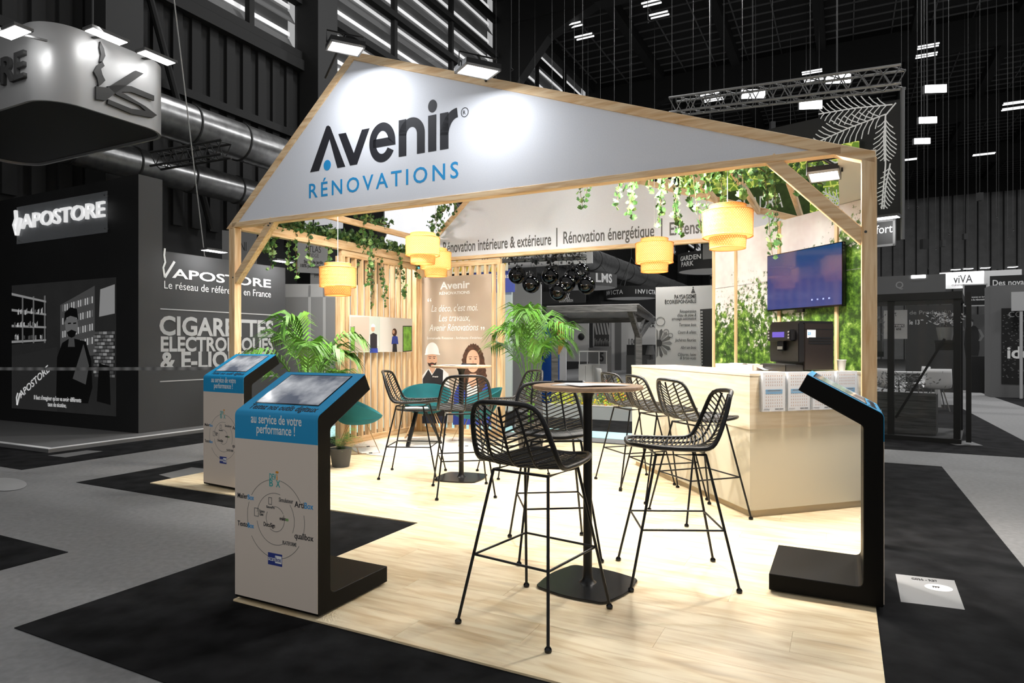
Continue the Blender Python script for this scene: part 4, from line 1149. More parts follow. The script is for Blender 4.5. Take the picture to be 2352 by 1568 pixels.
# woman with curly hair and blue jacket
hair = [(1087 + (27 + 1.6 * math.sin(i * 2.7)) * math.cos(2 * PI * i / 60) * (1 + .42 * max(0, math.sin(2 * PI * i / 60)) ** .7), 843 + ((54 if math.sin(2 * PI * i / 60) < 0 else 64) + 1.5 * math.sin(i * 3.1)) * math.sin(2 * PI * i / 60)) for i in range(60)]
shape('figure_jacket', clampx([(1040, 975), (1043, 905), (1052, 884), (1075, 872), (1100, 872), (1122, 882), (1128, 905), (1128, 975)]), 'jacket_blue', 1)
shape('figure_blouse', [(1076, 960), (1072, 885), (1085, 872), (1100, 885), (1096, 960)], 'white_plain', 2)
shape('figure_hair', clampx(hair), 'hair_brown', 1.5)
shape('figure_neck', [(1079, 858), (1094, 858), (1098, 878), (1086, 892), (1075, 878)], 'skin', 4)
shape('figure_face', ell(1086.5, 829, 15, 26), 'skin', 5); shape('figure_lips', ell(1087, 844, 5.5, 2, 12), 'lips', 6)
for ex in (1080.5, 1092.5): shape('figure_eye', ell(ex, 824, 2.6, 1.3, 10), 'beard', 6); shape('figure_brow', [(ex - 4, 820), (ex + 4, 819.4), (ex + 4, 818.2), (ex - 4, 818.8)], 'hair_brown', 6)
shape('figure_nose', [(1085.5, 828), (1088, 828), (1089.5, 836), (1084.5, 836)], M('skin_shade', (198, 150, 124), .6), 6)

# wide photo board on the left screen
do = W(.055, 1.66); DF = Frame(do.x, do.y, RZU)
def dp(px, py): return DF.loc(px, py, -.006)
db = thing('photo_board', 'wide photo board of two people in a white room on the left screen', 'poster', (do.x, do.y, 0), RZU)
dx0, dx1 = dp(803, 760)[0], dp(947, 760)[0]; dz0, dz1 = 1.235, 1.735
MB().box(dx0, dx1, -.006, 0.0, dz0, dz1).build('panel', M('room_white', (224, 220, 214), .6), db)
def dshape(name, pts, mat, lay): return shape(name, pts, mat, lay, db, dp)
dshape('printed_wall', [(805, 728), (848, 727), (848, 806), (805, 808)], M('room_beige', (206, 192, 178), .6), 1)
dshape('printed_wall', [(848, 727), (873, 727), (873, 806), (848, 806)], M('room_mint', (202, 212, 204), .6), 1)
for (a, b_, top_) in ((804.5, 815, 749), (925, 946, 748)):
    dshape('printed_window', [(a, top_), (b_, top_), (b_, 806), (a, 808)], 'vest_black', 1); dshape('printed_garden', [(a + 1.5, top_ + 2), (b_ - 1, top_ + 2), (b_ - 1, 804), (a + 1.5, 806)], M('garden_green', (120, 178, 70), .6, var=.4, scale=14), 2)
dshape('figure_hair', ell(906, 763, 5.5, 9), 'hair_brown', 2); dshape('figure_jacket', [(899, 790), (901, 773), (906, 770), (913, 773), (915, 790)], 'jacket_blue', 2); dshape('figure_face', ell(903.8, 762, 2.8, 4.5), 'skin', 3); dshape('figure_skirt', [(901, 808), (902, 789), (911, 789), (912, 808)], 'vest_black', 3)
dshape('figure_shirt', [(846, 794), (848, 770), (856, 764), (868, 770), (870, 794)], 'white_plain', 2); dshape('figure_vest', [(850, 800), (850, 768), (857, 764), (866, 768), (866, 800)], 'vest_black', 3); dshape('figure_face', ell(856.5, 755, 4, 6.5), 'skin', 3); dshape('helmet', [(851.5, 751), (853, 745), (857, 743), (861, 746), (862, 751)], 'white_print', 4); dshape('figure_jeans', [(849, 810), (850, 799), (867, 799), (868, 810)], 'jacket_blue', 3)
# ------------------------------------------------------------------ vape stand on the left
BO = W(-3.256, 1.02)
BL = Frame(BO.x, BO.y, RZV)                                     # its dark front, running away to the left
BR = Frame(BO.x, BO.y, RZU)                                     # its lighter side, running into the hall
vs_ = thing('exhibition_stand', 'dark two-sided exhibition stand with tall black tower at the left', 'stand', (BO.x, BO.y, 0), RZV)
MB().box(-6.5, 0, 0, .373, .04, 3.83).build('tower', 'wall_black', vs_)
MB().box(-.002, .004, .0, .373, .05, 3.83).build('tower_side', 'wall_charcoal', vs_)
MB().box(-.12, 0, .373, 2.80, .04, 2.76).build('side_wall', 'wall_charcoal', vs_)
pl_ = [(.44, -1.43), (.44, 3.2), (-6.5, 3.2), (-6.5, -1.43)]
MB().prism(pl_, 0, .045).build('platform', 'g100', vs_)
MB().prism([(.44, -1.43), (.44, 3.2), (.37, 3.2), (.37, -1.36), (-6.5, -1.36), (-6.5, -1.43)], .045, .052).build('platform_edge', 'g215', vs_)
vr = bpy.data.objects.new('side_lettering', None); COL.objects.link(vr); vr.parent = vs_; vr.rotation_euler = (0, 0, PI / 2)
vr['label'] = 'white lettering on the charcoal side wall'
def rtext(s, px0, px1, py, size, mat='white_print', bold=0.0, nm='side_lettering'):
    a, b_ = BR.loc(px0, py, -.004), BR.loc(px1, py, -.004)
    # x of the side frame is y of the stand
    o = text(s, size, mat, vs_, (.006, a[0], a[1]), nm, width=b_[0] - a[0], bold=bold, rot=(PI / 2, 0, PI / 2)); return o
bpy.data.objects.remove(vr)
rtext('APOSTORE', 395, 622, 637, .20, bold=.004); rtext('Le réseau de référence en France', 377, 622, 662, .17)['kind'] = 'stuff'
rtext('CIGARETTES', 366, 628, 768, .40, 'g180', .012); rtext('ELECTRONIQUES', 369, 628, 806, .31, 'g180', .010); rtext('& E-LIQUIDES', 368, 628, 848, .37, 'g180', .012)
def rline(px0, px1, py):
    a, b_ = BR.loc(px0, py), BR.loc(px1, py); MB().box(.003, .006, a[0], b_[0], a[1] - .008, a[1] + .008).build('side_rule', 'g180', vs_)
rline(368, 628, 709); rline(367, 628, 876)
def vlogo(fr, px, py, h, w, mat, parent, depth, side):
    a = fr.loc(px, py)
    pts1 = [(.0, 0), (-.14, .35), (.05, .55), (-.05, .8), (.02, 1.05)]
    mb = MB()
    st_ = [(a[0] + x * w, a[1] + z * h) for x, z in pts1]
    ribbon(mb, st_, w * .16, -depth, 0); ribbon(mb, [(a[0], a[1]), (a[0] + w * .95, a[1] + h * .62)], w * .22, -depth, 0)
    o = mb.build('smoke_v_mark', mat, parent)
    if side: o.rotation_euler = (0, 0, PI / 2)
    return o
vlogo(BR, 378, 637, .42, .17, 'white_print', vs_, .006, True)
# framed photograph and glowing sign on the dark front
for k_ in (20, 40, 70, 100, 140, 180, 215): M('s%d' % k_, (k_, k_, k_) if k_ > 20 else (10, 10, 10), .3, emit=.6)
ph = thing('video_wall', 'large dark screen picture of a person in a shop on the black tower', 'screen', (BO.x, BO.y, 0), RZV)
def vp(px, py): return BL.loc(px, py, -.012)
c4 = [vp(27, 655), vp(265, 637), vp(265, 955), vp(27, 938)]
xa, xb = (c4[0][0] + c4[3][0]) / 2, (c4[1][0] + c4[2][0]) / 2; za, zb = (c4[2][1] + c4[3][1]) / 2, (c4[0][1] + c4[1][1]) / 2
MB().box(xa, xb, -.012, 0, za, zb).build('print', M('photo_grey', (40, 40, 40), .3, var=.4, scale=2.2, emit=.5), ph)
PX = lambda u_, v_: (xa + (xb - xa) * u_, za + (zb - za) * v_)
def pshape(name, pts, mat, lay): return flat(MB(), [PX(*p_) for p_ in pts], -.012 - .0008 * lay, -.012 - .0008 * (lay - 1)).build(name, mat, ph)
pshape('printed_counter', [(0, .0), (.47, 0), (.47, .50), (0, .42)], 's40', 1); pshape('printed_shelf_back', [(0, .52), (.36, .54), (.36, .84), (0, .94)], 's20', 1)
for k in range(4): pshape('printed_shelf', [(0, .53 + .13 * k), (.36, .545 + .10 * k), (.36, .56 + .10 * k), (0, .55 + .13 * k)], 's140', 2)
for k in range(3): pshape('printed_upright', [(.115 * k + .11, .53), (.115 * k + .125, .53), (.115 * k + .125, .90), (.115 * k + .11, .90)], 's100', 2)
rnd = random.Random(2)
for k in range(46):
    u_, v_ = rnd.uniform(.01, .33), .555 + .10 * rnd.randint(0, 2) + rnd.uniform(0, .01); pshape('printed_bottle', [(u_, v_), (u_ + .014, v_), (u_ + .014, v_ + rnd.uniform(.02, .05)), (u_, v_ + .03)], rnd.choice(('s70', 's140', 's180')), 3)
pshape('printed_rack', [(.50, .40), (.82, .44), (.82, .95), (.50, .82)], 's70', 1)
for k in range(4):
    for j in range(14): u_ = .52 + .021 * j; v_ = .47 + .1 * k + .004 * j; pshape('printed_bottle', [(u_, v_), (u_ + .011, v_), (u_ + .011, v_ + .05), (u_, v_ + .05)], 's180' if (j + k) % 3 else 's100', 2)
for k in range(13):
    for j in range(5): u_ = .82 + .037 * j - (.018 if k % 2 else 0); v_ = .28 + .026 * k; pshape('printed_stone', [(max(.81, u_), v_), (min(.995, u_ + .033), v_), (min(.995, u_ + .033), v_ + .019), (max(.81, u_), v_ + .019)], ('s70', 's140', 's100')[(j * 2 + k) % 3], 2)
pshape('printed_sign', [(.86, .72), (.995, .74), (.995, .95), (.87, .92)], 's140', 2)
pshape('figure_body', [(.46, .08), (.47, .42), (.52, .53), (.60, .57), (.74, .54), (.79, .40), (.80, .20), (.76, .08)], 's20', 3); pshape('figure_sleeve', [(.62, .26), (.72, .52), (.77, .36), (.74, .22)], 's70', 4); pshape('figure_neck', [(.575, .50), (.64, .50), (.63, .60), (.59, .60)], 's70', 4)
pshape('figure_face', [(.61 + .06 * math.cos(a * PI / 10), .66 + .085 * math.sin(a * PI / 10)) for a in range(20)], 's100', 5); pshape('figure_hair', [(.54, .68), (.545, .76), (.60, .80), (.66, .785), (.675, .70), (.655, .72), (.60, .735), (.56, .72)], 's20', 6); pshape('figure_beard', [(.565, .61), (.61, .63), (.655, .615), (.64, .58), (.61, .568), (.58, .58)], 's20', 6)
for ex in (.59, .64): pshape('figure_eye', [(ex - .014, .672), (ex + .014, .674), (ex + .014, .684), (ex - .014, .682)], 's20', 6)
pshape('printed_chair', [(.84, .10), (.96, .08), (.95, .36), (.86, .38)], 's20', 3)
def ptxt(s, u0, u1, v0, size, mat='s215', rot=0, bold=.001):
    a = PX(u0, v0); o = text(s, size, mat, ph, (a[0], -.0175, a[1]), 'photo_lettering', width=(u1 - u0) * (xb - xa), bold=bold); o.rotation_euler = (PI / 2, -rot, 0); return o
ptxt('APOSTORE', .10, .44, .085, .17, rot=.50, bold=.002); ptxt("Il faut s'imaginer qu'on va avoir différents", .24, .70, .085, .10); ptxt('taux de nicotine,', .38, .56, .038, .10)
a = PX(.06, .03); mb = MB(); ribbon(mb, [(a[0], a[1]), (a[0] - .02, a[1] + .12), (a[0] + .02, a[1] + .2)], .03, -.017, -.012); ribbon(mb, [(a[0], a[1]), (a[0] + .09, a[1] + .2)], .035, -.017, -.012); mb.build('photo_lettering', 's215', ph)
gs = thing('glowing_sign', 'clear acrylic plate with white glowing letters on the black tower', 'sign', (BO.x, BO.y, 0), RZV)
g0, g1 = BL.loc(33, 520, -.06), BL.loc(243, 495, -.06)
MB().box(g0[0] + .05, g1[0] + .02, -.05, -.045, g0[1] - .30, g0[1] + .32).build('acrylic_plate', 'acrylic', gs)
for (x_, z_) in ((g0[0] + .12, g0[1] - .24), (g1[0] - .04, g0[1] - .24), (g0[0] + .12, g0[1] + .26), (g1[0] - .04, g0[1] + .26)): MB().tube([(x_, -.055, z_), (x_, 0, z_)], .012, 8).build('spacer', 'steel', gs)
a, b_ = BL.loc(50, 533, -.07), BL.loc(240, 505, -.07)
text('APOSTORE', .33, M('letter_glow', (235, 235, 235), .4, emit=.75), gs, (a[0], -.07, g0[1] - .06), 'glow_lettering', width=b_[0] - a[0], bold=.004, ext=.018)
mb = MB(); ribbon(mb, [(g0[0] + .10, g0[1] - .15), (g0[0] + .02, g0[1] + .02), (g0[0] + .08, g0[1] + .12), (g0[0] + .06, g0[1] + .26)], .05, -.09, -.05); ribbon(mb, [(g0[0] + .10, g0[1] - .15), (g0[0] + .22, g0[1] + .12)], .06, -.09, -.05); mb.build('smoke_v_mark', 'letter_glow', gs)
def bar_lamp(label, pos, rz, w=.5, power=10, target=None, grp='stem lamps over neighbouring signs', glow='lamp_glow'):
    t = thing('sign_lamp', label, 'lamp', pos, rz, grp)
    MB().box(-w / 2, w / 2, -.09, .09, 0, .03).build('housing', 'g70', t); MB().box(-w / 2 + .02, w / 2 - .02, -.075, .075, -.006, 0).build('lens', glow, t)
    MB().bar((0, .09, .015), (0, .32, .05), .03, .02).build('arm', 'g70', t)
    if power:
        d = bpy.data.lights.new('lamp_light', 'AREA'); d.shape = 'RECTANGLE'; d.size, d.size_y = w * .9, .15; d.energy = power
        lo = bpy.data.objects.new('lamp_light', d); COL.objects.link(lo); lo.parent = t; lo.location = (0, 0, -.015)
        if target is not None:
            q_ = (Vector(target) - Vector(pos)); lo.rotation_euler = (Matrix.Rotation(-rz, 3, 'Z') @ q_).to_track_quat('-Z', 'Y').to_euler()
    return t
k1 = BR.loc(510, 588)
pA = BR.world(1.05, -.30, 2.82); pB = BR.world(2.45, -.30, 2.82)
bar_lamp('slim lamp over the charcoal wall lettering, left of the pine post', pA, RZU, .4, 8, BR.world(1.05, 0, 2.2)); bar_lamp('slim lamp over the charcoal wall lettering, right of the pine post', pB, RZU, .4, 8, BR.world(2.45, 0, 2.2))
# hanging rounded sign box above it
def rrect(w, d, r, n=10):
    o = []
    for cx_, cy_, a0 in ((w / 2 - r, d / 2 - r, 0), (-w / 2 + r, d / 2 - r, 90), (-w / 2 + r, -d / 2 + r, 180), (w / 2 - r, -d / 2 + r, 270)):
        o += arc(cx_, cy_, r, r, a0, a0 + 90, n)
    return o
R_ = Vector((-4.31, 8.28)); hc = R_ - U * .75 - V * 1.65
hs = thing('hanging_sign_box', 'large rounded metallic sign box hanging at the upper left', 'hanging sign', (hc.x, hc.y, 4.0), RZV)
out_, in_ = rrect(3.3, 1.5, .38), rrect(3.24, 1.44, .35)
mb = MB(); n = len(out_)
mb.v = [(x, y, 0) for x, y in out_] + [(x, y, .86) for x, y in out_] + [(x, y, 0) for x, y in in_] + [(x, y, .86) for x, y in in_]
for i in range(n):
    j = (i + 1) % n; mb.f += [(i, j, n + j, n + i), (2 * n + i, 3 * n + i, 3 * n + j, 2 * n + j), (i, 2 * n + i, 2 * n + j, j), (n + i, n + j, 3 * n + j, 3 * n + i)]
mb.build('band', M('sign_metal', (152, 152, 152), .42, metal=.35), hs, True)
MB().prism(rrect(3.22, 1.42, .34), .03, .05).build('underside', 'g20', hs)
for sx_ in (-1.2, 1.2): MB().tube([(sx_, 0, .86), (sx_, 0, 8.9)], .012, 6).build('hanger_cable', 'cable_grey', hs)
# raised mark on the right face (local +x side) and letters on the front face
HF = Frame(*(hc + V * 1.65), RZU)
def hq(zx, zy): return HF.loc(zx / 3.016, zy / 3.016)
mb = MB()
def hflat(pts, th=.03):
    q_ = [hq(*p_) for p_ in pts]; nn_ = len(q_)
    mb.add([(1.65 + .001, k_, z_ - 4.0) for k_, z_ in q_] + [(1.65 + th, k_, z_ - 4.0) for k_, z_ in q_], [tuple(range(nn_)), tuple(range(2 * nn_ - 1, nn_ - 1, -1))] + [(i, nn_ + i, nn_ + (i + 1) % nn_, (i + 1) % nn_) for i in range(nn_)])
hflat([(655, 600), (735, 610), (930, 492), (985, 512), (800, 640), (720, 700), (655, 690)])
hflat([(690, 590), (720, 560), (700, 520), (665, 545), (675, 600), (660, 610)]); hflat([(665, 545), (640, 500), (665, 455), (700, 430), (715, 460), (690, 480), (700, 520)])
hflat([(700, 430), (720, 390), (710, 340), (685, 290), (680, 330), (690, 380), (680, 430)])
hflat([(735, 600), (800, 590), (900, 600), (1058, 665), (1058, 700), (900, 640), (830, 640), (1000, 740), (1078, 800), (1050, 818), (900, 790), (735, 720), (740, 690), (900, 755), (1000, 770), (960, 735), (800, 660)])
mb.build('raised_mark', 'g40', hs)
a = hc - U * .75; HL = Frame(a.x, a.y, RZV)
e0, e1 = HL.loc(-110, 200), HL.loc(62, 190)
text('APOSTORE', .42, 'g40', hs, (e1[0] - 2.3, -.755, .26), 'raised_lettering', width=2.3, bold=.008, ext=.03)
def hlamp(fr_, px, py):
    k_, z_ = fr_.loc(px, py, -.26); return fr_.world(k_, -.26, z_)
for (pp_, tg, lb) in ((hlamp(HF, 245, 84), HF.world(-.6, 0, 4.3), 'lit lamp over the dark mark on the hanging sign, left one'), (hlamp(HF, 360, 133), HF.world(.2, 0, 4.3), 'lit lamp over the dark mark on the hanging sign, right one'), (hlamp(HL, 30, 75), HL.world(.9, 0, 4.3), 'lit lamp over the front lettering of the hanging sign')):
    bar_lamp(lb, pp_, RZU if lb[-1] == 'e' else RZV, .42, 3, tg)
# barrier tape
tp0, tp1 = W(-5.2, -1.45, 1.05), W(-.05, -.05, 1.075)
d_ = (tp1 - tp0); mb = MB()
nn_ = 16
for i in range(nn_ + 1):
    p = tp0 + d_ * (i / nn_) - Vector((0, 0, .012 * math.sin(PI * i / nn_))); mb.v += [(p.x, p.y, p.z - .018), (p.x, p.y, p.z + .018)]
mb.f = [(2 * i, 2 * i + 2, 2 * i + 3, 2 * i + 1) for i in range(nn_)]
m, t_, b = new_mat('tape_print'); tcn = t_.nodes.new('ShaderNodeTexCoord'); wv_ = t_.nodes.new('ShaderNodeTexWave'); wv_.inputs['Scale'].default_value = 2.2; wv_.inputs['Distortion'].default_value = 2
cr = t_.nodes.new('ShaderNodeValToRGB'); cr.color_ramp.elements[0].color = lin((96, 96, 96)); cr.color_ramp.elements[1].color = lin((150, 150, 150)); t_.links.new(tcn.outputs['Object'], wv_.inputs['Vector']); t_.links.new(wv_.outputs['Fac'], cr.inputs[0]); t_.links.new(cr.outputs[0], b.inputs['Base Color']); b.inputs['Alpha'].default_value = .75
tp_ = mb.build('barrier_tape', 'tape_print'); sm = tp_.modifiers.new('thickness', 'SOLIDIFY'); sm.thickness = .0006
tag(tp_, 'pale barrier tape stretched from the left pine post to the left', 'tape')
stand_ = thing('barrier_post', 'slim grey barrier post holding the tape at the left', 'post', (tp0.x, tp0.y, 0)); MB().tube([(0, 0, .02), (0, 0, 1.1)], .02, 10).build('pole', 'g70', stand_, True); MB().lathe([(.0005, 0), (.15, 0), (.15, .015), (.03, .03), (.0005, .03)], 24).build('base', 'g70', stand_, True)

# ------------------------------------------------------------------ helper for flat boards and hanging banners
def board(name, label, cat, px0, py0, px1, py1, y, rz, mat, th=.04, group=None, frame_mat=None):
    """an upright board measured by its upper left and lower right corner at a given distance"""
    o = AT((px0 + px1) / 2, py1, y); fr = Frame(o.x, o.y, rz)
    (xa_, z1_), (xb_, _) = fr.loc(px0, py0), fr.loc(px1, py0); z0_ = fr.loc((px0 + px1) / 2, py1)[1]; z1_ = fr.loc((px0 + px1) / 2, py0)[1]
    t = thing(name, label, cat, (o.x, o.y, 0), rz, group)
    MB().box(xa_, xb_, 0, th, z0_, z1_).build('board', mat, t)
    if frame_mat:
        for (a_, b_, c_, d_) in ((xa_, xb_, z0_, z0_ + .03), (xa_, xb_, z1_ - .03, z1_), (xa_, xa_ + .03, z0_, z1_), (xb_ - .03, xb_, z0_, z1_)): MB().box(a_, b_, -.008, th, c_, d_).build('edge_trim', frame_mat, t)
    t['_'] = 0; del t['_']
    return t, fr
def bt(t, fr, s, px0, px1, py, size, mat, bold=0.0, shear=0.0, off=-.002, nm='lettering'):
    a_, b_ = fr.loc(px0, py), fr.loc(px1, py); return text(s, size, mat, t, (a_[0], off, a_[1]), nm, width=b_[0] - a_[0], bold=bold, shear=shear)
def bflat(t, fr, name, pts, mat, lay=1): return flat(MB(), [fr.loc(*p_) for p_ in pts], -.003 * lay, -.003 * (lay - 1)).build(name, mat, t)

# beyond the left screen
t, fr = board('estate_sign', 'dark hanging sign with white letters and square emblem at the left', 'hanging sign', 340, 480, 498, 558, 17, RZU - .4, 'g40')
bt(t, fr, 'ixim', 362, 454, 533, .48, 'g215', .02); bt(t, fr, 'INTERNATIONAL REALTY', 384, 489, 556, .12, 'g215', .002)
for (a_, b_) in ((460, 514), (476, 516), (460, 531), (476, 533)):
    bflat(t, fr, 'emblem_ray', [(a_, b_), (a_ + 10, b_ + 1), (a_ + 9, b_ + 10), (a_ + 4, b_ + 8)], 'g215')
bar_lamp('small lamp over the dark hanging sign, near the tower', AT(405, 486, 16.6), RZU - .4, .35, 6, AT(405, 520, 17)); bar_lamp('small lamp over the dark hanging sign, away from the tower', AT(475, 499, 16.6), RZU - .4, .35, 6, AT(475, 530, 17))
t, fr = board('hanging_banner', 'grey hanging banner with dark upright letters behind the left post', 'banner', 510, 532, 590, 615, 15, RZU - .5, 'g100'); bt(t, fr, 'NI', 552, 566, 575, .3, 'g20')
t, fr = board('hanging_banner', 'pale grey banner reading a lodge name right of the left brace', 'banner', 683, 556, 753, 627, 14, RZU - .6, 'g140')
bt(t, fr, 'ATLAS', 700, 737, 578, .20, 'g20'); bt(t, fr, 'LODGE', 706, 732, 590, .12, 'g70'); bt(t, fr, 'Studio de jardin', 698, 742, 604, .10, 'g20', .003); bt(t, fr, '100% personnalisé', 690, 742, 613, .10, 'g20', .003)
t, fr = board('hanging_banner', 'small pale banner under the lodge banner', 'banner', 713, 600, 760, 660, 14.4, RZU - .6, 'g140'); bt(t, fr, 'IMMO', 722, 738, 637, .12, 'g40')
t, fr = board('partition_wall', 'low grey partition wall behind the left palm', 'partition', 652, 652, 800, 1010, 12.6, RZV, 'g140', .06)
for px in (708, 742): bflat(t, fr, 'panel_joint', [(px, 655), (px + 6, 655), (px + 6, 1000), (px, 1000)], 'g180')
bflat(t, fr, 'cornice', [(653, 652), (800, 652), (800, 682), (653, 682)], 'g180')
t, fr = board('partition_wall', 'white partition wall seen between the slats', 'partition', 770, 652, 965, 1000, 12.0, RZV, 'white_plain', .06)
t, fr = board('partition_wall', 'teal partition panel seen at the right end of the slats', 'partition', 884, 615, 962, 970, 11.85, RZV, M('neighbour_teal', (96, 184, 190), .6), .05)
bflat(t, fr, 'white_frieze', [(886, 655), (962, 655), (962, 680), (886, 680)], 'white_plain')
t, fr = board('stage_drape', 'black drape hanging above the left screen', 'drape', 788, 470, 880, 660, 14.5, RZV, 'g20', .05)
t, fr = board('skylight_glow_panel', 'glowing white panel in place of blown-out skylights above the left screen', 'glow panel', 872, 440, 1040, 590, 16.5, RZV, M('skylight_glow', (250, 250, 252), .7, emit=.8), .05)  # added glowing board standing in for blown-out skylights
t, fr = board('skylight_glow_panel', 'glowing white panel in place of blown-out skylights left of the black drape', 'glow panel', 700, 470, 792, 528, 16, RZV, M('skylight_glow2', (228, 228, 232), .7, emit=.45), .05)  # another added glowing board for the skylight glare
t, fr = board('blue_sign', 'bright blue sign with white letters behind the back screen', 'sign', 1085, 620, 1180, 672, 13.2, RZV, M('sign_blue', (82, 98, 196), .6), .05)
bt(t, fr, 'instructions', 1090, 1170, 642, .13, 'white_print', .003)
t, fr = board('lattice_frieze', 'yellow and white slanted lattice frieze above the back poster', 'frieze', 1035, 594, 1165, 625, 13.0, RZV, M('lattice_cream', (240, 232, 205), .6), .04)
for k in range(9): px = 1040 + 14 * k; bflat(t, fr, 'lattice_strip', [(px, 624), (px + 5, 624), (px + 13, 597), (px + 8, 597)], M('lattice_yellow', (206, 176, 52), .6))
t, fr = board('mint_wall', 'white and mint wall behind the back poster', 'partition', 1030, 640, 1175, 975, 13.6, RZV, M('wall_mint', (222, 232, 228), .6), .05)
spot = thing('stage_spotlight', 'black theatre spotlight hanging above the left screen', 'spotlight', AT(880, 535, 13.5)); MB().tube([(0, -.18, -.06), (0, .12, .06)], [.10, .08], 14).build('barrel', 'black_metal', spot, True); MB().tube([(-.12, 0, 0), (-.12, 0, .2), (.12, 0, .2), (.12, 0, 0)], .012, 6).build('yoke', 'black_metal', spot); MB().tube([(0, 0, .2), (0, 0, 1.4)], .015, 6).build('hanger', 'black_metal', spot)
for k, s_ in enumerate((-1, 1)): MB().box(-.10, .10, -.26, -.18, s_ * .10 - .004, s_ * .10 + .004).build('barn_door', 'black_metal', spot)

# ------------------------------------------------------------------ beyond the open back of the stand
bp = [(1188, 632), (1220, 653), (1264, 634), (1283, 671), (1302, 650.5), (1316, 635.4), (1334.6, 624.6), (1347, 656)]
lab = ['leftmost glossy black ball of the hanging cluster', 'second black ball from the left, hanging lower', 'black ball at the top middle of the cluster, standing alone', 'lowest black ball in the middle of the cluster', 'black ball just above and right of the lowest one', 'black ball behind, second from the top right', 'topmost black ball at the right of the cluster', 'rightmost black ball, hanging lower than its neighbour']
for i, (px, py) in enumerate(bp):
    y = (11.25, 10.85, 11.2, 10.45, 10.82, 11.2, 11.6, 10.8)[i]; p = AT(px, py, y); r_ = 20.5 / F * y
    o = thing('hanging_ball', lab[i], 'ball', p, 0, 'glossy black hanging balls')
    MB().sphere((0, 0, 0), r_, 24, 16).build('ball', 'black_gloss', o, True); MB().tube([(0, 0, r_), (0, 0, 2.84 - p.z)], .003, 5).build('thread', 'cable_grey', o); MB().tube([(0, 0, r_), (0, 0, r_ + .025)], .012, 8).build('collar', 'steel', o)
def truss(label, a, b_, w, n, mat='truss_steel', group='lattice trusses'):
    a, b_ = Vector(a), Vector(b_); d = b_ - a; L_ = d.length; t = thing('lattice_truss', label, 'truss', a, math.atan2(d.y, d.x), group)
    dz = d.z
    ch = [(-w / 2, 0), (w / 2, 0), (-w / 2, w), (w / 2, w)]
    P_ = lambda f, c: Vector((math.hypot(d.x, d.y) * f, c[0], c[1] + dz * f))
    for c in ch: MB().tube([P_(0, c), P_(1, c)], .022, 6).build('chord', mat, t, True)
    for i in range(n):
        f0, f1 = i / n, (i + 1) / n
        for (c1, c2) in ((ch[0], ch[2]), (ch[1], ch[3]), (ch[0], ch[1]), (ch[2], ch[3])):
            q0, q1 = (c1, c2) if i % 2 else (c2, c1); MB().tube([P_(f0, q0), P_(f1, q1)], .010, 5).build('web', mat, t)
    return t
truss('light grey truss above the black balls, draped with leaves', AT(1130, 600, 11.3) + Vector((-.3, .12, 0)), AT(1345, 592, 11.3), .24, 12)
r = random.Random(8)
iv = thing('ivy_garland', 'dark ivy draped on the truss above the black balls', 'ivy', AT(1165, 592, 11.1)); pts = [(r.uniform(0, 1.35), r.gauss(0, .08), r.gauss(.05, .10) - (.2 if r.random() < .25 else 0)) for _ in range(220)]
leaf_cloud(pts, .07, 4).build('leaves', M('leaf_dark', (30, 30, 30), .7), iv, stuff=True); MB().tube([(0, 0, .05), (.7, .02, .1), (1.35, 0, .05)], .006, 5).build('stem', 'g40', iv)
t, fr = board('light_panel', 'pale grey panel behind the truss and black balls', 'panel', 1160, 585, 1360, 610, 14.0, RZV, 'g180', .05)
t, fr = board('dark_sign', 'dark sign behind the left black balls', 'sign', 1150, 616, 1232, 650, 14.0, RZV, 'g40'); bt(t, fr, 'ns', 1158, 1168, 634, .12, 'g215'); bt(t, fr, 'r !', 1209, 1217, 632, .14, 'g215')
t, fr = board('pale_wall', 'pale grey wall behind the second palm', 'partition', 1150, 650, 1242, 960, 15.0, RZV, 'g180', .06)
t, fr = board('pan_rail', 'dark frying pan hanging on the pale wall', 'pan', 1157, 658, 1160, 672, 14.9, RZV, 'g40', .02); MB().sphere((fr.loc(1164.5, 665)[0], .0, fr.loc(1164, 667)[1]), .045, 12, 8, (1, .3, 1)).build('pan_body', 'g20', t, True)
def drum(label, px, py0, py1, rpx, y, mat, texts, under='g215'):
    c = AT(px, py1, y); r_ = rpx / F * y; h = (py1 - py0) / F * y
    t = thing('round_hanging_sign', label, 'hanging sign', c, 0, 'round hanging signs')
    MB().lathe([(r_ - .02, 0), (r_, 0), (r_, h), (r_ - .02, h)], 56, closed=True).build('band', mat, t, True)
    MB().disc(r_ - .03, .01, 48, flip=True).build('underside', under, t)
    for k in range(3): a_ = 2 * PI * k / 3; MB().tube([(r_ * .8 * math.cos(a_), r_ * .8 * math.sin(a_), h), (0, 0, h + .9)], .008, 5).build('hanger', 'cable_grey', t)
    MB().tube([(0, 0, h + .9), (0, 0, ZC - .05 - c.z)], .008, 5).build('cable', 'cable_grey', t)
    for (s, size, an, tm, bold, *zf) in texts:                      # letters set round the band
        for i, chh in enumerate(s):
            if chh == ' ': continue
            a_ = math.radians(an) + (i - (len(s) - 1) / 2) * size * .66 / r_
            g = text(chh, size, tm, t, ((r_ + .006) * math.cos(a_), (r_ + .006) * math.sin(a_), h * zf[0]), 'band_letter', bold=bold, align='CENTER'); g.rotation_euler = (PI / 2, 0, a_ + PI / 2)
    return t
drum('round hanging sign with three large pale letters beside the black balls', 1338, 634, 662, 78, 17, 'g70', [('LMS', .30, -58, 'g215', .012, .28)])
drum('round black hanging sign with slanted pale lettering over the pergola', 1450, 661, 686, 57, 19, 'g20', [('INVICTA', .17, -64, 'g215', .004, .3), ('INVICTA', .17, -150, 'g180', .004, .3)])
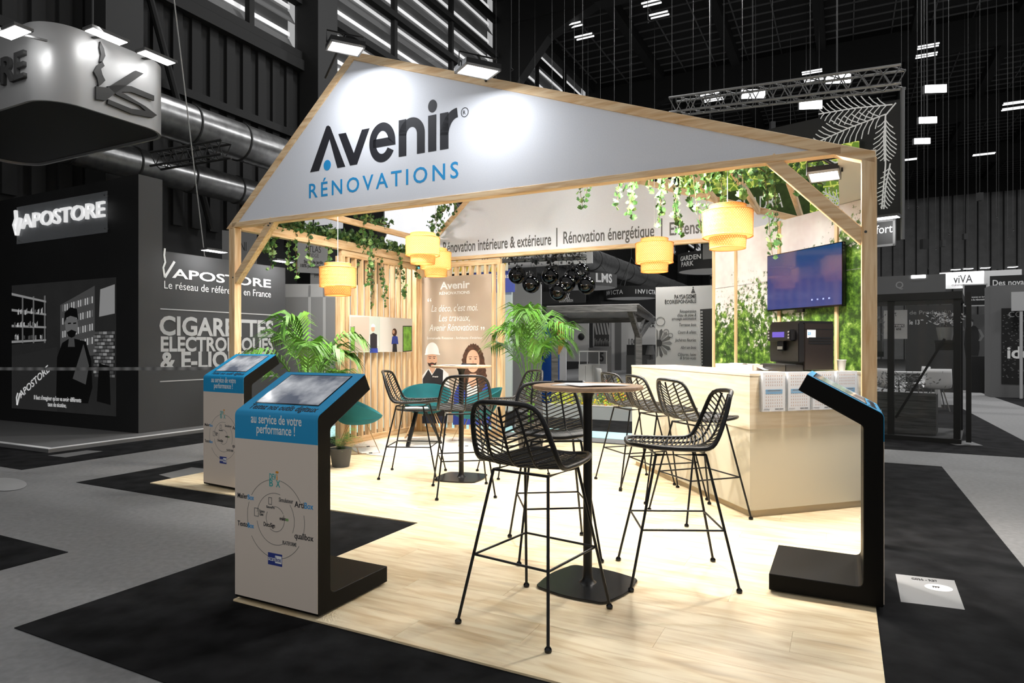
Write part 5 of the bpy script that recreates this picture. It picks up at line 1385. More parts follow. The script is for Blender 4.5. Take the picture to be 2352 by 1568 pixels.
drum('large round black hanging sign behind the second bamboo pendant', 1632, 584, 624, 73, 15, 'g20', [('GARDEN', .15, -146, 'g215', .003, .55), ('PARK', .15, -152, 'g215', .003, .22)])
t, fr = board('dark_fascia', 'dark sign with a group name under the black balls', 'sign', 1246, 668, 1344, 696, 15.5, RZV, 'g40'); bt(t, fr, 'GROUPE HERISON', 1284, 1316, 694, .09, 'g215', .001); bt(t, fr, 'UX', 1297, 1309, 687, .2, 'g215', .004)
t, fr = board('dark_fascia', 'dark fascia behind the round signs', 'sign', 1380, 688, 1640, 760, 21, RZV, 'g20')
# garden pergola
pg = thing('garden_pergola', 'grey wooden pergola with sloping clear roof and forked posts', 'pergola', AT(1256, 796, 12.5), 0)
def pgp(px, py, y): return AT(px, py, y) - pg.location
def pgb(name, a_, b_, w, h, mat='grey_wood'): return MB().bar(a_, b_, w, h).build(name, mat, pg)
pgb('front_beam', pgp(1256, 712, 12.5), pgp(1462, 708, 12.5), .09, .12); pgb('back_beam', pgp(1304, 737, 14.6), pgp(1490, 733, 14.6), .09, .12)
pgb('rafter', pgp(1446, 707, 12.5), pgp(1500, 738, 14.6), .08, .12); pgb('rafter', pgp(1258, 711, 12.5), pgp(1306, 738, 14.6), .08, .12)
gz = pgp(0, 796, 13.4).z - 1.29
pgb('post', pgp(1466, 935, 13.2), pgp(1466, 766, 13.2), .13, .13); pgb('brace', pgp(1466, 772, 13.2), pgp(1447, 710, 12.6), .10, .10); pgb('brace', pgp(1467, 772, 13.2), pgp(1492, 736, 14.3), .10, .10); pgb('strut', pgp(1463, 757, 13.2), pgp(1456, 716, 12.7), .05, .05); pgb('strut', pgp(1470, 757, 13.2), pgp(1480, 730, 13.7), .05, .05)
pgb('post', pgp(1274, 940, 13.0), pgp(1274, 770, 13.0), .13, .13); pgb('brace', pgp(1274, 772, 13.0), pgp(1259, 712, 12.6), .10, .10)
q4 = [pgp(1256, 704, 12.5), pgp(1468, 699, 12.5), pgp(1506, 730, 14.7), pgp(1300, 733, 14.7)]
MB().add(q4 + [p + Vector((0, 0, .015)) for p in q4], [(0, 1, 2, 3), (7, 6, 5, 4), (0, 4, 5, 1), (1, 5, 6, 2), (2, 6, 7, 3), (3, 7, 4, 0)]).build('roof_sheet', M('poly_sheet', (170, 170, 170), .25, alpha=.7), pg)
# walls and furniture under it
t, fr = board('wreath_wall', 'pale wooden wall with two round dark wreaths under the pergola', 'partition', 1298, 738, 1352, 830, 16.5, RZV, 'g180')
for (px, py) in ((1317, 750), (1336, 773)): MB().sphere((fr.loc(px, py)[0], -.03, fr.loc(px, py)[1]), .088, 14, 10, (1, .5, 1)).build('wreath', 'g20', t, True)
t, fr = board('striped_picture', 'dark picture with slanted stripes under the pergola', 'picture', 1362, 739, 1402, 798, 16.3, RZV, 'g40', frame_mat='g140')
for k in range(5): bflat(t, fr, 'printed_stripe', [(1364 + 7 * k, 742), (1368 + 7 * k, 742), (1373 + 7 * k, 768), (1369 + 7 * k, 768)], 'g140')
for k in range(9): px = 1366 + 4 * k; bflat(t, fr, 'printed_leaf', [(px, 795), (px - 2, 778 + 3 * (k % 3)), (px + 2, 776 + 3 * (k % 3))], 'g100')
t, fr = board('white_wall', 'white wall with number print under the pergola', 'partition', 1404, 738, 1508, 850, 16.8, RZV, 'g180'); bt(t, fr, '100', 1444, 1462, 791, .22, 'g20'); bt(t, fr, 'CTA', 1483, 1504, 752, .12, 'g20', .004); bflat(t, fr, 'panel_joint', [(1412, 740), (1427, 740), (1427, 850), (1412, 850)], 'g100')
t, fr = board('grey_wall', 'grey wall with large number behind the white cabinet', 'partition', 1352, 798, 1404, 935, 16.0, RZV, 'g100'); bt(t, fr, '5', 1377, 1387, 829, .3, 'g20', .01)
cb = AT(1353, 935, 13.9); cab = thing('display_cabinet', 'white display cabinet with glass top behind the planter', 'cabinet', (cb.x, cb.y, 0), RZV)
MB().box(-.24, .24, 0, .5, 0, .93).build('body', 'g180', cab)
for k in range(3): MB().box(-.235 + .16 * k, -.08 + .16 * k, -.015, 0, .04, .90).build('door', 'g180', cab)
for (a_, b_) in ((-.23, .0), (.215, .0), (-.23, .485), (.215, .485)): MB().box(a_, a_ + .015, b_, b_ + .015, .93, 1.22).build('glass_post', 'g215', cab)
MB().box(-.24, .24, 0, .5, 1.20, 1.22).build('top_frame', 'g215', cab); MB().box(-.22, .22, .005, .008, .94, 1.20).build('glass_front', 'pane_grey', cab)
fp = AT(1469, 812, 16.2); fpl = thing('stove_block', 'low black stove block before the white wall', 'stove', (fp.x, fp.y, 0), RZV); MB().box(-.34, .34, 0, .4, 0, 1.10).build('plinth', 'g70', fpl); MB().box(-.33, .33, -.01, .4, 1.10, 1.36).build('stove', 'g20', fpl)
lp = AT(1494, 812, 15.4); lmp = thing('table_lamp', 'grey conical lamp shade beside the pergola post', 'lamp', (lp.x, lp.y, 1.12)); MB().lathe([(.07, .22), (.12, 0)], 20).build('shade', 'g70', lmp, True); MB().tube([(0, 0, -.12), (0, 0, .12)], .02, 8).build('stem', 'g40', lmp); MB().box(-.1, .1, -.1, .1, -1.12, -.12).build('stand', 'g70', lmp)
def shell_chair(label, p, heading):
    t = thing('shell_chair', label, 'chair', p, math.atan2(heading[1], heading[0]) - PI / 2, 'white moulded chairs in the background')
    mb = MB(); n, k = 16, 10
    for i in range(k + 1):
        f = i / k
        for j in range(n + 1):
            b = -1 + 2 * j / n; w = .22 + .02 * math.sin(PI * f)
            y = .20 - .42 * min(1, f / .55) - .06 * max(0, (f - .55) / .45); z = .46 - .03 * math.sin(min(1, f / .55) * PI) + .40 * max(0, (f - .45) / .55) ** 1.2
            mb.v.append((b * w, y + .05 * b * b * max(0, f - .4), z + .05 * b * b * (1 - f)))
    for i in range(k):
        for j in range(n): a_ = i * (n + 1) + j; mb.f.append((a_, a_ + 1, a_ + n + 2, a_ + n + 1))
    o = mb.build('shell', 'g215', t, True); s_ = o.modifiers.new('thickness', 'SOLIDIFY'); s_.thickness = .012
    for sx_ in (-1, 1):
        for sy_ in (-1, 1): MB().tube([(sx_ * .10, sy_ * .10, .43), (sx_ * .20, sy_ * .20, 0)], .012, 6).build('leg', 'g100', t)
    return t
shell_chair('white moulded chair behind the planter, facing right', G(1398, 938) * 1.0, (1, .2)); shell_chair('second white moulded chair just behind the first one', G(1413, 930), (1, -.1))
# garden-services banner
t, fr = board('garden_banner', 'tall grey banner listing garden services behind the counter', 'banner', 1506, 657, 1640, 900, 11.0, RZV + .05, M('banner_grey', (168, 168, 168), .6), .03)
bt(t, fr, 'PAYSAGISME', 1549, 1599, 686, .10, 'g20', .0012); bt(t, fr, 'ÉCORESPONSABLE', 1527, 1599, 697, .085, 'g20', .0012)
for (s, a_, b_, py) in (('Récupération', 1561, 1599, 718), ("d'eau de pluie &", 1556, 1599, 727), ('arrosage automatisé', 1543, 1599, 735), ('Terrasse bois', 1560, 1599, 749), ('Cours & allées', 1557, 1599, 766), ('Jachères fleuries', 1550, 1599, 784), ('Abri en bois', 1563, 1599, 801), ('Clôtures, haies', 1557, 1599, 817), ('& brise-vues', 1562, 1599, 825)): bt(t, fr, s, a_, b_, py, .075, 'g20', 0, .25)
for k in range(3): bflat(t, fr, 'tree_emblem', [(1587 + 2 * k, 672 - 5 * k), (1597 - 2 * k, 672 - 5 * k), (1595 - 2 * k, 668 - 5 * k), (1589 + 2 * k, 668 - 5 * k)], 'g40')
for k in range(14):
    a_ = 2 * PI * k / 14; c_ = (1513, 788); pt = [(c_[0] + rr_ * math.cos(a_ + da), c_[1] + rr_ * 1.1 * math.sin(a_ + da)) for rr_, da in ((6, -.2), (26, -.16), (31, 0), (26, .16), (6, .2))]
    pt = [(max(1507.5, x), y) for x, y in pt]
    if max(p_[0] for p_ in pt) > 1509: bflat(t, fr, 'printed_petal', pt, 'g70' if k % 2 else 'g100')
bflat(t, fr, 'printed_flower_heart', [(1508, 796), (1519, 795), (1521, 787), (1518, 780), (1508, 780)], 'g20', 2)
for (cx_, cy_, r_) in ((1517, 738, 10), (1530, 762, 6), (1540, 770, 5)): ribbon(MB(), [fr.loc(*p_) for p_ in ell(cx_, cy_, r_, r_, 18)], .012, -.003, 0, True).build('printed_ring', 'g100', t)
bflat(t, fr, 'dark_column', [(1608, 710), (1639, 708), (1639, 860), (1612, 860)], 'g20')
for k in range(18): bflat(t, fr, 'printed_bead', [(1609, 714 + 7 * k), (1614, 714 + 7 * k), (1614, 718 + 7 * k), (1609, 718 + 7 * k)], 'g140', 2)
for (y0_, y1_) in ((722, 738), (747, 766), (765, 790), (784, 808), (801, 816)): ribbon(MB(), [fr.loc(1602 + 6 * f_, y0_ + (y1_ - y0_) * f_ ** 2) for f_ in [k / 6 for k in range(7)]] , .012, -.006, -.003).build('printed_arrow', 'g180', t)
# coloured graphics behind the palm
t, fr = board('graphic_wall', 'bright blue and orange graphic wall behind the back palm', 'partition', 1196, 722, 1300, 935, 15.2, RZV, M('graphic_white', (236, 236, 240), .6))
bflat(t, fr, 'blue_field', [(1206, 732), (1262, 740), (1285, 800), (1285, 930), (1203, 930)], M('graphic_blue', (28, 100, 206), .6)); bflat(t, fr, 'orange_field', [(1270, 742), (1297, 735), (1297, 790), (1284, 815), (1274, 800)], M('graphic_orange', (246, 178, 88), .6), 2); bflat(t, fr, 'white_field', [(1230, 760), (1262, 770), (1250, 820), (1232, 800)], 'graphic_white', 2)
od = G(1440, 960); desk = thing('wooden_desk', 'orange wooden desk with shelf beyond the counter', 'desk', (W(3.35, 7.4).x, W(3.35, 7.4).y, 0), RZV); MB().box(-.25, .95, 0, .5, 1.02, 1.06).build('desk_top', M('orange_wood', (232, 170, 80), .6), desk); MB().box(-.2, .9, .03, .47, .05, 1.02).build('desk_body', 'orange_wood', desk); MB().box(-.21, .91, .01, .03, .70, .74).build('shelf_edge', 'white_plain', desk)
# raised flower bed
fb0 = G(1180, 966); fl = thing('flower_bed', 'long low grey planter with flowering garden plants behind the stand', 'planter', W(.9, 6.15), RZV)
MB().box(0, 4.4, 0, .04, 0, .235).build('front_board', M('planter_grey', (186, 194, 196), .6), fl); MB().box(0, 4.4, .86, .9, 0, .235).build('back_board', 'planter_grey', fl); MB().box(0, .04, .04, .86, 0, .235).build('side_board', 'planter_grey', fl); MB().box(4.36, 4.4, .04, .86, 0, .235).build('side_board', 'planter_grey', fl); MB().box(.04, 4.36, .04, .86, 0, .20).build('soil', M('bed_sand', (206, 186, 150), .9, var=.2), fl); MB().box(-.01, 4.41, -.012, .05, .235, .25).build('rim', 'white_plain', fl)
def bush(label, s, t_, h, w, mat, seed, fl_mat=None):
    rnd = random.Random(seed); p = W(s, t_, .20); o = thing('garden_plant', label, 'plant', p, 0, 'plants in the flower bed'); mb = MB(); fm = MB()
    for k in range(230):
        a_, r_ = rnd.uniform(0, 2 * PI), abs(rnd.gauss(0, w)); z = rnd.uniform(.0, h) * (1 - min(.8, r_ / (3 * w))); c_ = Vector((r_ * math.cos(a_), r_ * math.sin(a_), z)); s_ = rnd.uniform(.025, .05)
        d1 = Vector((rnd.gauss(0, 1), rnd.gauss(0, 1), rnd.gauss(.6, 1))).normalized(); d2 = d1.orthogonal().normalized()
        b0 = len(mb.v); mb.v += [tuple(c_), tuple(c_ + d1 * s_ + d2 * s_ * .35), tuple(c_ + d1 * s_ * 2), tuple(c_ + d1 * s_ - d2 * s_ * .35)]; mb.f.append((b0, b0 + 1, b0 + 2, b0 + 3))
        if fl_mat and k % 12 == 0: fm.sphere(c_ + Vector((0, 0, .04)), .02, 8, 5)
    mb.build('foliage', mat, o, stuff=True); MB().tube([(0, 0, -.01), (0, 0, h * .7)], .008, 5).build('stem', 'stem_brown', o)
    if fl_mat: fm.build('blossoms', fl_mat, o, stuff=True)
M('leaf_lime', (196, 208, 60), .6, var=.3, scale=7); M('leaf_olive', (150, 160, 60), .6, var=.3, scale=7); M('leaf_mid', (104, 150, 50), .6, var=.3, scale=7); M('bloom_yellow', (252, 220, 40), .6); M('bloom_red', (216, 90, 60), .6); M('bloom_orange', (238, 150, 60), .6)
wd_ = ['lime green', 'olive', 'mid green']; pos_ = ['at the palm end', 'second from the palm', 'third from the palm', 'fourth from the palm', 'in the middle left', 'in the middle', 'in the middle right', 'fourth from the counter', 'third from the counter', 'second from the counter', 'nearest the counter', 'half behind the counter']
for k in range(12): bush('%s plant %s in the grey flower bed' % (wd_[k % 3], pos_[k]), 1.15 + .36 * k, 6.45 + .14 * ((k * 7) % 5), .34 + .16 * ((k * 5) % 4) / 3, .17, ('leaf_lime', 'leaf_olive', 'leaf_mid')[k % 3], 60 + k, (None, 'bloom_yellow', 'bloom_red', 'bloom_orange')[k % 4])

# ------------------------------------------------------------------ neighbour on the right: truss, leaf banner, green sign
ta, tb = AT(2075, 197, 9.6), AT(1545, 262, 12.2)
truss('long steel truss behind the right slope of the gable', tb, ta, .27, 26)
bo_ = Vector((ta.x, ta.y)); dr_ = Vector((ta.x - tb.x, ta.y - tb.y)); RZB = math.atan2(dr_.y, dr_.x); LB = Frame(bo_.x, bo_.y + .02, RZB)
lb_ = thing('leaf_banner', 'black banner with white palm leaf outlines hanging from the truss', 'banner', (LB.o.x, LB.o.y, 0), RZB)
MB().box(-3.2, .0, .03, .05, 2.9, 5.0).build('fabric', 'g20', lb_)
def lb(px, py): return LB.loc(px, py, .03)
M('line_white', (225, 225, 225), .7, emit=.12)
def leaf_art(base, tip, n, ln, parent=lb_, f_=lb, lw=.014, yy=.03):
    mb = MB(); b0, t0_ = Vector(base), Vector(tip); d = t0_ - b0; nrm = Vector((-d.y, d.x)).normalized()
    ribbon(mb, [f_(*b0), f_(*(b0 + d * .5 + nrm * 3)), f_(*t0_)], lw * 1.4, yy - .004, yy)
    for i in range(1, n):
        p = b0 + d * (i / n); l_ = ln * math.sin(PI * (.15 + .8 * i / n))
        for s_ in (-1, 1):
            e_ = p + d.normalized() * l_ * .75 + nrm * s_ * l_ * .8; ribbon(mb, [f_(*p), f_(*((p + e_) / 2 + d.normalized() * l_ * .10)), f_(*e_)], lw, yy - .004, yy)
    mb.build('leaf_outline', 'line_white', parent)
leaf_art((2035, 262), (1870, 330), 12, 44); leaf_art((2050, 240), (1880, 262), 12, 40); leaf_art((2034, 265), (2032, 370), 10, 34); leaf_art((2045, 375), (2030, 480), 10, 26)
ribbon(MB(), [lb(2058, 236), lb(2034, 265), lb(2034, 380), lb(2025, 480)], .02, .025, .03).build('leaf_stem', 'line_white', lb_)
MB().tube([(0, 0, 2.9), (0, 0, 5.15)], .03, 8).build('side_pole', 'truss_steel', lb_, True)
gf = Frame(*(LB.o - LB.n * .25), RZB)
gs_ = thing('green_sign', 'green leaf-patterned sign with white letters under the right roof', 'sign', (gf.o.x, gf.o.y, 0), RZB)
m, t_, b = new_mat('leaf_cells'); tcn = t_.nodes.new('ShaderNodeTexCoord'); vo = t_.nodes.new('ShaderNodeTexVoronoi'); vo.feature = 'DISTANCE_TO_EDGE'; vo.inputs['Scale'].default_value = 9
cr = t_.nodes.new('ShaderNodeValToRGB'); cr.color_ramp.elements[0].position = .03; cr.color_ramp.elements[1].position = .10; cr.color_ramp.elements[0].color = lin((196, 204, 96)); cr.color_ramp.elements[1].color = lin((96, 128, 38))
t_.links.new(tcn.outputs['Object'], vo.inputs['Vector']); t_.links.new(vo.outputs['Distance'], cr.inputs[0]); t_.links.new(cr.outputs[0], b.inputs['Base Color']); b.inputs['Roughness'].default_value = .7
b.inputs['Emission Strength'].default_value = .55; t_.links.new(cr.outputs[0], b.inputs['Emission Color'])  # glow put into the sign's colour in place of lamplight
def gq(px, py): return gf.loc(px, py)
g0, g1 = gq(1560, 500)[0], gq(1972, 500)[0]
MB().box(g0, g1, 0, .04, 3.2, 4.42).build('panel', 'leaf_cells', gs_)
MB().box(gq(1640, 480)[0], gq(1860, 480)[0], -.02, 0, 3.35, 3.98).build('dark_field', M('moss_dark', (58, 78, 34), .9, var=.3, scale=12), gs_)
a_, b_ = gq(1688, 463), gq(1800, 448); text('QUADRA', .34, 'white_print', gs_, (a_[0], -.024, 3.58), 'lettering', width=b_[0] - a_[0], bold=.003)
leaf_art((1955, 480), (1890, 440), 7, 26, gs_, gq, .014, -.001); leaf_art((1930, 370), (1870, 395), 7, 22, gs_, gq, .014, -.001); leaf_art((1930, 500), (1905, 455), 6, 22, gs_, gq, .014, -.001)
t, fr = board('comfort_sign', 'dark sign ending in fort right of the pine post', 'sign', 1990, 505, 2057, 567, 8.6, RZB, 'g40', frame_mat='g100'); bt(t, fr, 'fort', 2012, 2050, 537, .16, 'g215'); bar_lamp('bright lamp bar over the dark sign right of the pine post', AT(2037, 500, 8.3), RZB, .30, 5, AT(2030, 540, 8.6))

# black glass garden house
ga, gb = G(2040, 1003), G(2198, 1018); gd_ = (gb - ga).xy; RZG = -math.radians(36); GF = Frame(gb.x, gb.y, RZG)
gh = thing('glass_garden_house', 'black framed glass garden house right of the pine post', 'glasshouse', (gb.x, gb.y, 0), RZG)
X0 = -1.5
for (x_, y_) in ((0, 0), (0, 1.2), (X0, 0), (X0, 1.2), (-.78, 0)): MB().box(x_ - .04, x_ + .04, y_, y_ + .07, .04, 2.0).build('frame_post', 'g20', gh)
MB().box(X0, .06, -.03, .1, 1.96, 2.06).build('top_beam', 'g20', gh); MB().box(-.03, .06, 0, 1.27, 1.96, 2.06).build('top_beam', 'g20', gh); MB().box(X0, .06, 1.17, 1.27, 1.96, 2.06).build('top_beam', 'g20', gh); MB().box(X0, .05, -.06, 1.3, 0, .06).build('base', 'g20', gh)
MB().bar((-.72, .03, .3), (-.14, .03, 1.42), .03, .03).build('diagonal_strut', 'g20', gh)
for (a_, b_) in ((X0, -.82), (-.74, -.04)): MB().box(a_, b_, .03, .036, .06, 1.96).build('glass_pane', 'pane_grey', gh)
MB().box(.0, .006, .07, 1.2, .06, 1.96).build('glass_pane', 'pane_grey', gh)
MB().box(.10, .16, -.05, .0, .03, 2.04).build('door_edge', 'g20', gh)
pb_ = GF.world(-.75, .25); plk = thing('plank_planter', 'grey plank planter box inside the glass garden house', 'planter', (pb_.x, pb_.y, .065), RZG)
for k in range(5): MB().box(-.65, .50, 0, .03, .118 * k, .118 * k + .112).build('plank', 'grey_wood', plk)
MB().box(-.65, .50, .03, .5, 0, .56).build('box_body', 'g40', plk)
bush_p = GF.world(-.7, .5)
def grey_bush(label, p, h, w, n, seed, mat='g100', size=.04, pot=True):
    rnd = random.Random(seed); o = thing('grey_plant', label, 'plant', p); mb = MB()
    for k in range(n):
        c_ = Vector((rnd.gauss(0, w), rnd.gauss(0, .08), rnd.uniform(.05, h))); d1 = Vector((rnd.gauss(0, 1), rnd.gauss(0, 1), rnd.gauss(.5, 1))).normalized(); d2 = d1.orthogonal().normalized(); b0 = len(mb.v)
        mb.v += [tuple(c_), tuple(c_ + d1 * size + d2 * size * .4), tuple(c_ + d1 * size * 2), tuple(c_ + d1 * size - d2 * size * .4)]; mb.f.append((b0, b0 + 1, b0 + 2, b0 + 3))
    mb.build('foliage', mat, o, stuff=True); MB().tube([(0, 0, 0), (0, 0, h * .6)], .008, 5).build('stem', 'g40', o)
    if pot: MB().lathe([(.0005, -.18), (.08, -.18), (.11, 0), (.09, 0), (.0005, -.02)], 18).build('pot', 'g140', o, True)
    return o
grey_bush('grey leafy plants growing in the plank planter', GF.world(-.72, .45, .63), .28, .24, 300, 3, 'g70', .03, False)
shp = GF.world(-.14, .10); sh = thing('wall_shelf', 'dark shelf carrying a flower pot inside the garden house', 'shelf', (shp.x, shp.y, 1.40), RZG); MB().box(-.12, .12, 0, .25, -.04, 0).build('board', 'g20', sh); MB().box(-.12, .12, .2, .25, -.14, -.04).build('bracket', 'g20', sh)
grey_bush('white flowering pot plant on the garden house shelf', GF.world(-.14, .22, 1.58), .20, .10, 160, 5, 'g180', .028)
shp2 = GF.world(-1.05, .10); sh2 = thing('wall_shelf', 'dark shelf with a small shrub beside the pine post', 'shelf', (shp2.x, shp2.y, 1.40), RZG); MB().box(-.12, .15, 0, .25, -.16, 0).build('board', 'g40', sh2); MB().box(-.12, .15, .2, .25, -.24, -.16).build('bracket', 'g20', sh2)
grey_bush('small dark shrub beside the pine post in the garden house', GF.world(-1.02, .22, 1.4), .38, .07, 150, 6, 'g70', .03, False)
# things seen through and beyond the garden house
t, fr = board('notice_board', 'white notice board seen through the garden house', 'sign', 2030, 712, 2084, 778, 12.5, RZV, 'g180'); bt(t, fr, 'ort', 2046, 2059, 726, .14, 'g40'); bflat(t, fr, 'dark_line', [(2040, 744), (2077, 744), (2077, 751), (2040, 751)], 'g40'); bt(t, fr, 'formant', 2046, 2076, 750, .08, 'g215', .001, 0, -.006); bt(t, fr, 'ant une', 2045, 2070, 758, .08, 'g40', .001)
t, fr = board('dark_backdrop', 'dark shop wall with pale letters behind the garden house', 'partition', 2080, 700, 2208, 900, 15.5, RZV, 'g40'); bt(t, fr, 'le 13', 2089, 2112, 745, .16, 'g215', .002); bt(t, fr, 'de Produ', 2089, 2152, 722, .13, 'g140', .001)
for k in range(3): shell_chair(('white chair seen through the garden house at the left', 'white chair seen through the garden house in the middle', 'white chair seen through the garden house at the right')[k], G((2046, 2100, 2150)[k], (940, 928, 942)[k]), ((1, .3), (-1, .2), (.4, 1))[k])
p = G(2075, 930); tb_ = thing('white_table', 'white table with chairs seen through the garden house', 'table', (p.x, p.y, 0), RZV); MB().box(-.7, .7, -.3, .3, .72, .75).build('table_top', 'g180', tb_)
for (a_, b_) in ((-.65, -.25), (.65, -.25), (-.65, .25), (.65, .25)): MB().box(a_ - .03, a_ + .03, b_ - .03, b_ + .03, 0, .72).build('leg', 'g180', tb_)
t, fr = board('glass_fascia', 'long glossy grey fascia with a big letter above the garden house', 'sign', 2014, 632, 2172, 676, 15.0, RZV, M('fascia_gloss', (92, 92, 92), .15)); bt(t, fr, 'Q', 2057, 2075, 662, .22, 'g140', .004); MB().box(fr.loc(2093, 635)[0], fr.loc(2126, 635)[0], -.02, 0, fr.loc(2100, 639)[1], fr.loc(2100, 632)[1]).build('light_bar', 'lamp_glow', t)
t, fr = board('kitchen_sign', 'white sign with thin black letters at the far right', 'sign', 2158, 624, 2260, 662, 19, RZV, 'white_plain'); bt(t, fr, 'viVA', 2190, 2234, 650, .33, 'g20', .004); bt(t, fr, 'cuisines', 2186, 2215, 657, .10, 'g20')
t, fr = board('bright_wall', 'brightly lit white wall over the far right stands', 'partition', 2255, 620, 2347, 700, 21, RZV, 'white_plain')
t, fr = board('black_sign', 'black sign with white serif letters at the far right', 'sign', 2274, 632, 2365, 700, 20.5, RZV, 'g20'); bt(t, fr, 'Des nova', 2280, 2352, 656, .26, 'g215', .004)
t, fr = board('black_sign', 'black framed sign with two lines of white text', 'sign', 2212, 652, 2268, 703, 18, RZV, 'g20', frame_mat='g180'); bt(t, fr, 'Devenez un écran', 2228, 2266, 684, .07, 'g215', .001); bt(t, fr, 'de la rénovation', 2228, 2266, 690, .07, 'g215', .002)
for k, px in enumerate((2195, 2224, 2263, 2326)): bar_lamp(('small lit lamp at the left of the far right row', 'small lit lamp second in the far right row', 'small lit lamp third in the far right row', 'small lit lamp at the right end of the far row')[k], AT(px, 619 - 2 * k, 18.6), RZV, .26, 4, AT(px, 660, 19.5))
t, fr = board('person_print', 'grey wall print of a standing person with raised finger and vest', 'poster', 2206, 722, 2270, 945, 19.5, RZV, 'g70', .05)
bflat(t, fr, 'figure_legs', [(2222, 935), (2222, 828), (2248, 828), (2250, 935)], 'g20'); bflat(t, fr, 'figure_vest', [(2214, 790), (2218, 752), (2228, 747), (2240, 748), (2248, 756), (2250, 800), (2244, 832), (2220, 832)], 'g20', 2); bflat(t, fr, 'figure_shirt', [(2219, 780), (2222, 752), (2231, 750), (2230, 782)], 'g140', 3); bflat(t, fr, 'figure_face', ell(2229, 742, 6, 9, 18), 'g140', 3); bflat(t, fr, 'figure_hair', [(2222, 739), (2224, 732), (2230, 731), (2236, 735), (2235, 740), (2229, 736)], 'g40', 4)
bflat(t, fr, 'figure_arm', [(2246, 756), (2252, 756), (2261, 772), (2252, 784), (2247, 782), (2253, 772)], 'g100', 3); bflat(t, fr, 'figure_arm', [(2216, 758), (2210, 760), (2207, 748), (2209, 738), (2212, 748)], 'g100', 3)
t, fr = board('dark_cabinet', 'low dark cabinet under the person print', 'cabinet', 2224, 818, 2264, 950, 18.6, RZV, 'g20', .4)
pt_ = G(2286, 912); pw = thing('poster_tower', 'grey upright tower with dark city poster at the right edge', 'tower', (pt_.x, pt_.y, 0), RZV)
TF = Frame(pt_.x, pt_.y, RZV); xw = TF.loc(2360, 800)[0]; ztp = TF.loc(2290, 655)[1]
MB().box(TF.loc(2275, 800)[0], xw + .6, 0, .8, 0, ztp).build('body', 'g100', pw); MB().box(TF.loc(2300, 800)[0], xw + .6, -.012, 0, .35, ztp - .6).build('poster', 'g20', pw)
rnd = random.Random(5); mb = MB()
for k in range(130): u_ = rnd.uniform(TF.loc(2302, 800)[0], xw); z_ = rnd.uniform(.45, ztp - .7); mb.box(u_, u_ + .03, -.014, -.012, z_, z_ + .02)
mb.build('printed_windows', 'g100', pw, stuff=True)
a_ = TF.loc(2313, 822); text('idén', .42, 'white_print', pw, (a_[0], -.018, a_[1]), 'lettering', bold=.012); text('CO', .2, 'g180', pw, (TF.loc(2316, 728)[0], -.018, TF.loc(2316, 728)[1]), 'lettering')
MB().box(TF.loc(2318, 715)[0], xw + .3, -.25, -.22, TF.loc(2318, 715)[1], TF.loc(2318, 672)[1]).build('name_plate', 'g180', pw); MB().box(TF.loc(2337, 900)[0], TF.loc(2344, 900)[0], -.24, -.20, 0, TF.loc(2340, 715)[1]).build('plate_pole', 'g180', pw)

# ------------------------------------------------------------------ ceiling fittings, hanging lamps and cables
tubes = [(1316, 58), (1342, 84), (1496, 7), (1514, 34), (1865, 165), (1870, 182), (1629, 214), (1639, 229), (2132, 106), (2128, 127), (2330, 236), (2327, 249), (2260, 354), (2082, 367)]
wrd = ['nearest the window band, upper', 'nearest the window band, lower', 'at the top edge of the picture, upper', 'at the top edge of the picture, lower', 'above the truss middle, upper', 'above the truss middle, lower', 'above the truss left end, upper', 'above the truss left end, lower', 'on the second beam at the right, upper', 'on the second beam at the right, lower', 'at the right picture edge, upper', 'at the right picture edge, lower', 'alone on the far ceiling', 'alone beside the truss corner']
for k, (px, py) in enumerate(tubes):
    y = F * (ZC - 2.2 - CH) / (HZ - py); p = AT(px, py, y); t = thing('ceiling_light', 'twin tube ceiling light ' + wrd[k], 'ceiling light', p, RZV, 'twin tube lights on the hall ceiling'); ln = 21 / F * y
    for s_ in (-1, 1): MB().tube([(-ln, s_ * .14, 0), (ln, s_ * .14, 0)], .035, 8).build('tube', 'tube_glow', t)
    MB().box(-ln, ln, -.06, .06, .02, .10).build('gear_tray', 'g70', t); MB().tube([(0, 0, .1), (0, 0, 2.1)], .015, 5).build('hanger', 'g40', t)
floods = [(1730, 216, 26, 'between the gable slope and the truss'), (1925, 181, 27, 'just above the truss'), (2149, 204, 23, 'right of the truss end'), (2131, 276, 19, 'right of the truss, second down'), (2118, 324, 17, 'right of the truss, third down'), (1862, 241, 25, 'seen through the truss lattice')]
for k, (px, py, hw_, wd2) in enumerate(floods):
    y = 13 + k * 1.5; p = AT(px, py, y); t = thing('hall_floodlight', 'square hanging hall floodlight ' + wd2, 'floodlight', p, -.1, 'square hanging floodlights in the hall'); w_ = hw_ / F * y
    MB().box(-w_, w_, -.02, .0, -w_ * .38, w_ * .38).build('lens', 'lamp_glow', t); MB().box(-w_ - .02, w_ + .02, 0, .08, -w_ * .42, w_ * .42).build('housing', 'g40', t); MB().tube([(0, .04, w_ * .4), (0, .04, ZC - .05 - p.z)], .012, 5).build('cable', 'cable_grey', t)
rnd = random.Random(12)
cl = [(1140 + 31 * k + rnd.uniform(-10, 10), rnd.uniform(14, 30)) for k in range(14)] + [(2060 + 15 * k + rnd.uniform(-6, 6), rnd.uniform(16, 34)) for k in range(20)] + [(1600 + 36 * k + rnd.uniform(-10, 10), rnd.uniform(16, 30)) for k in range(10)]
ords = ['first', 'second', 'third', 'fourth', 'fifth', 'sixth', 'seventh', 'eighth', 'ninth', 'tenth', 'eleventh', 'twelfth', 'thirteenth', 'fourteenth', 'fifteenth', 'sixteenth', 'seventeenth', 'eighteenth', 'nineteenth', 'twentieth']
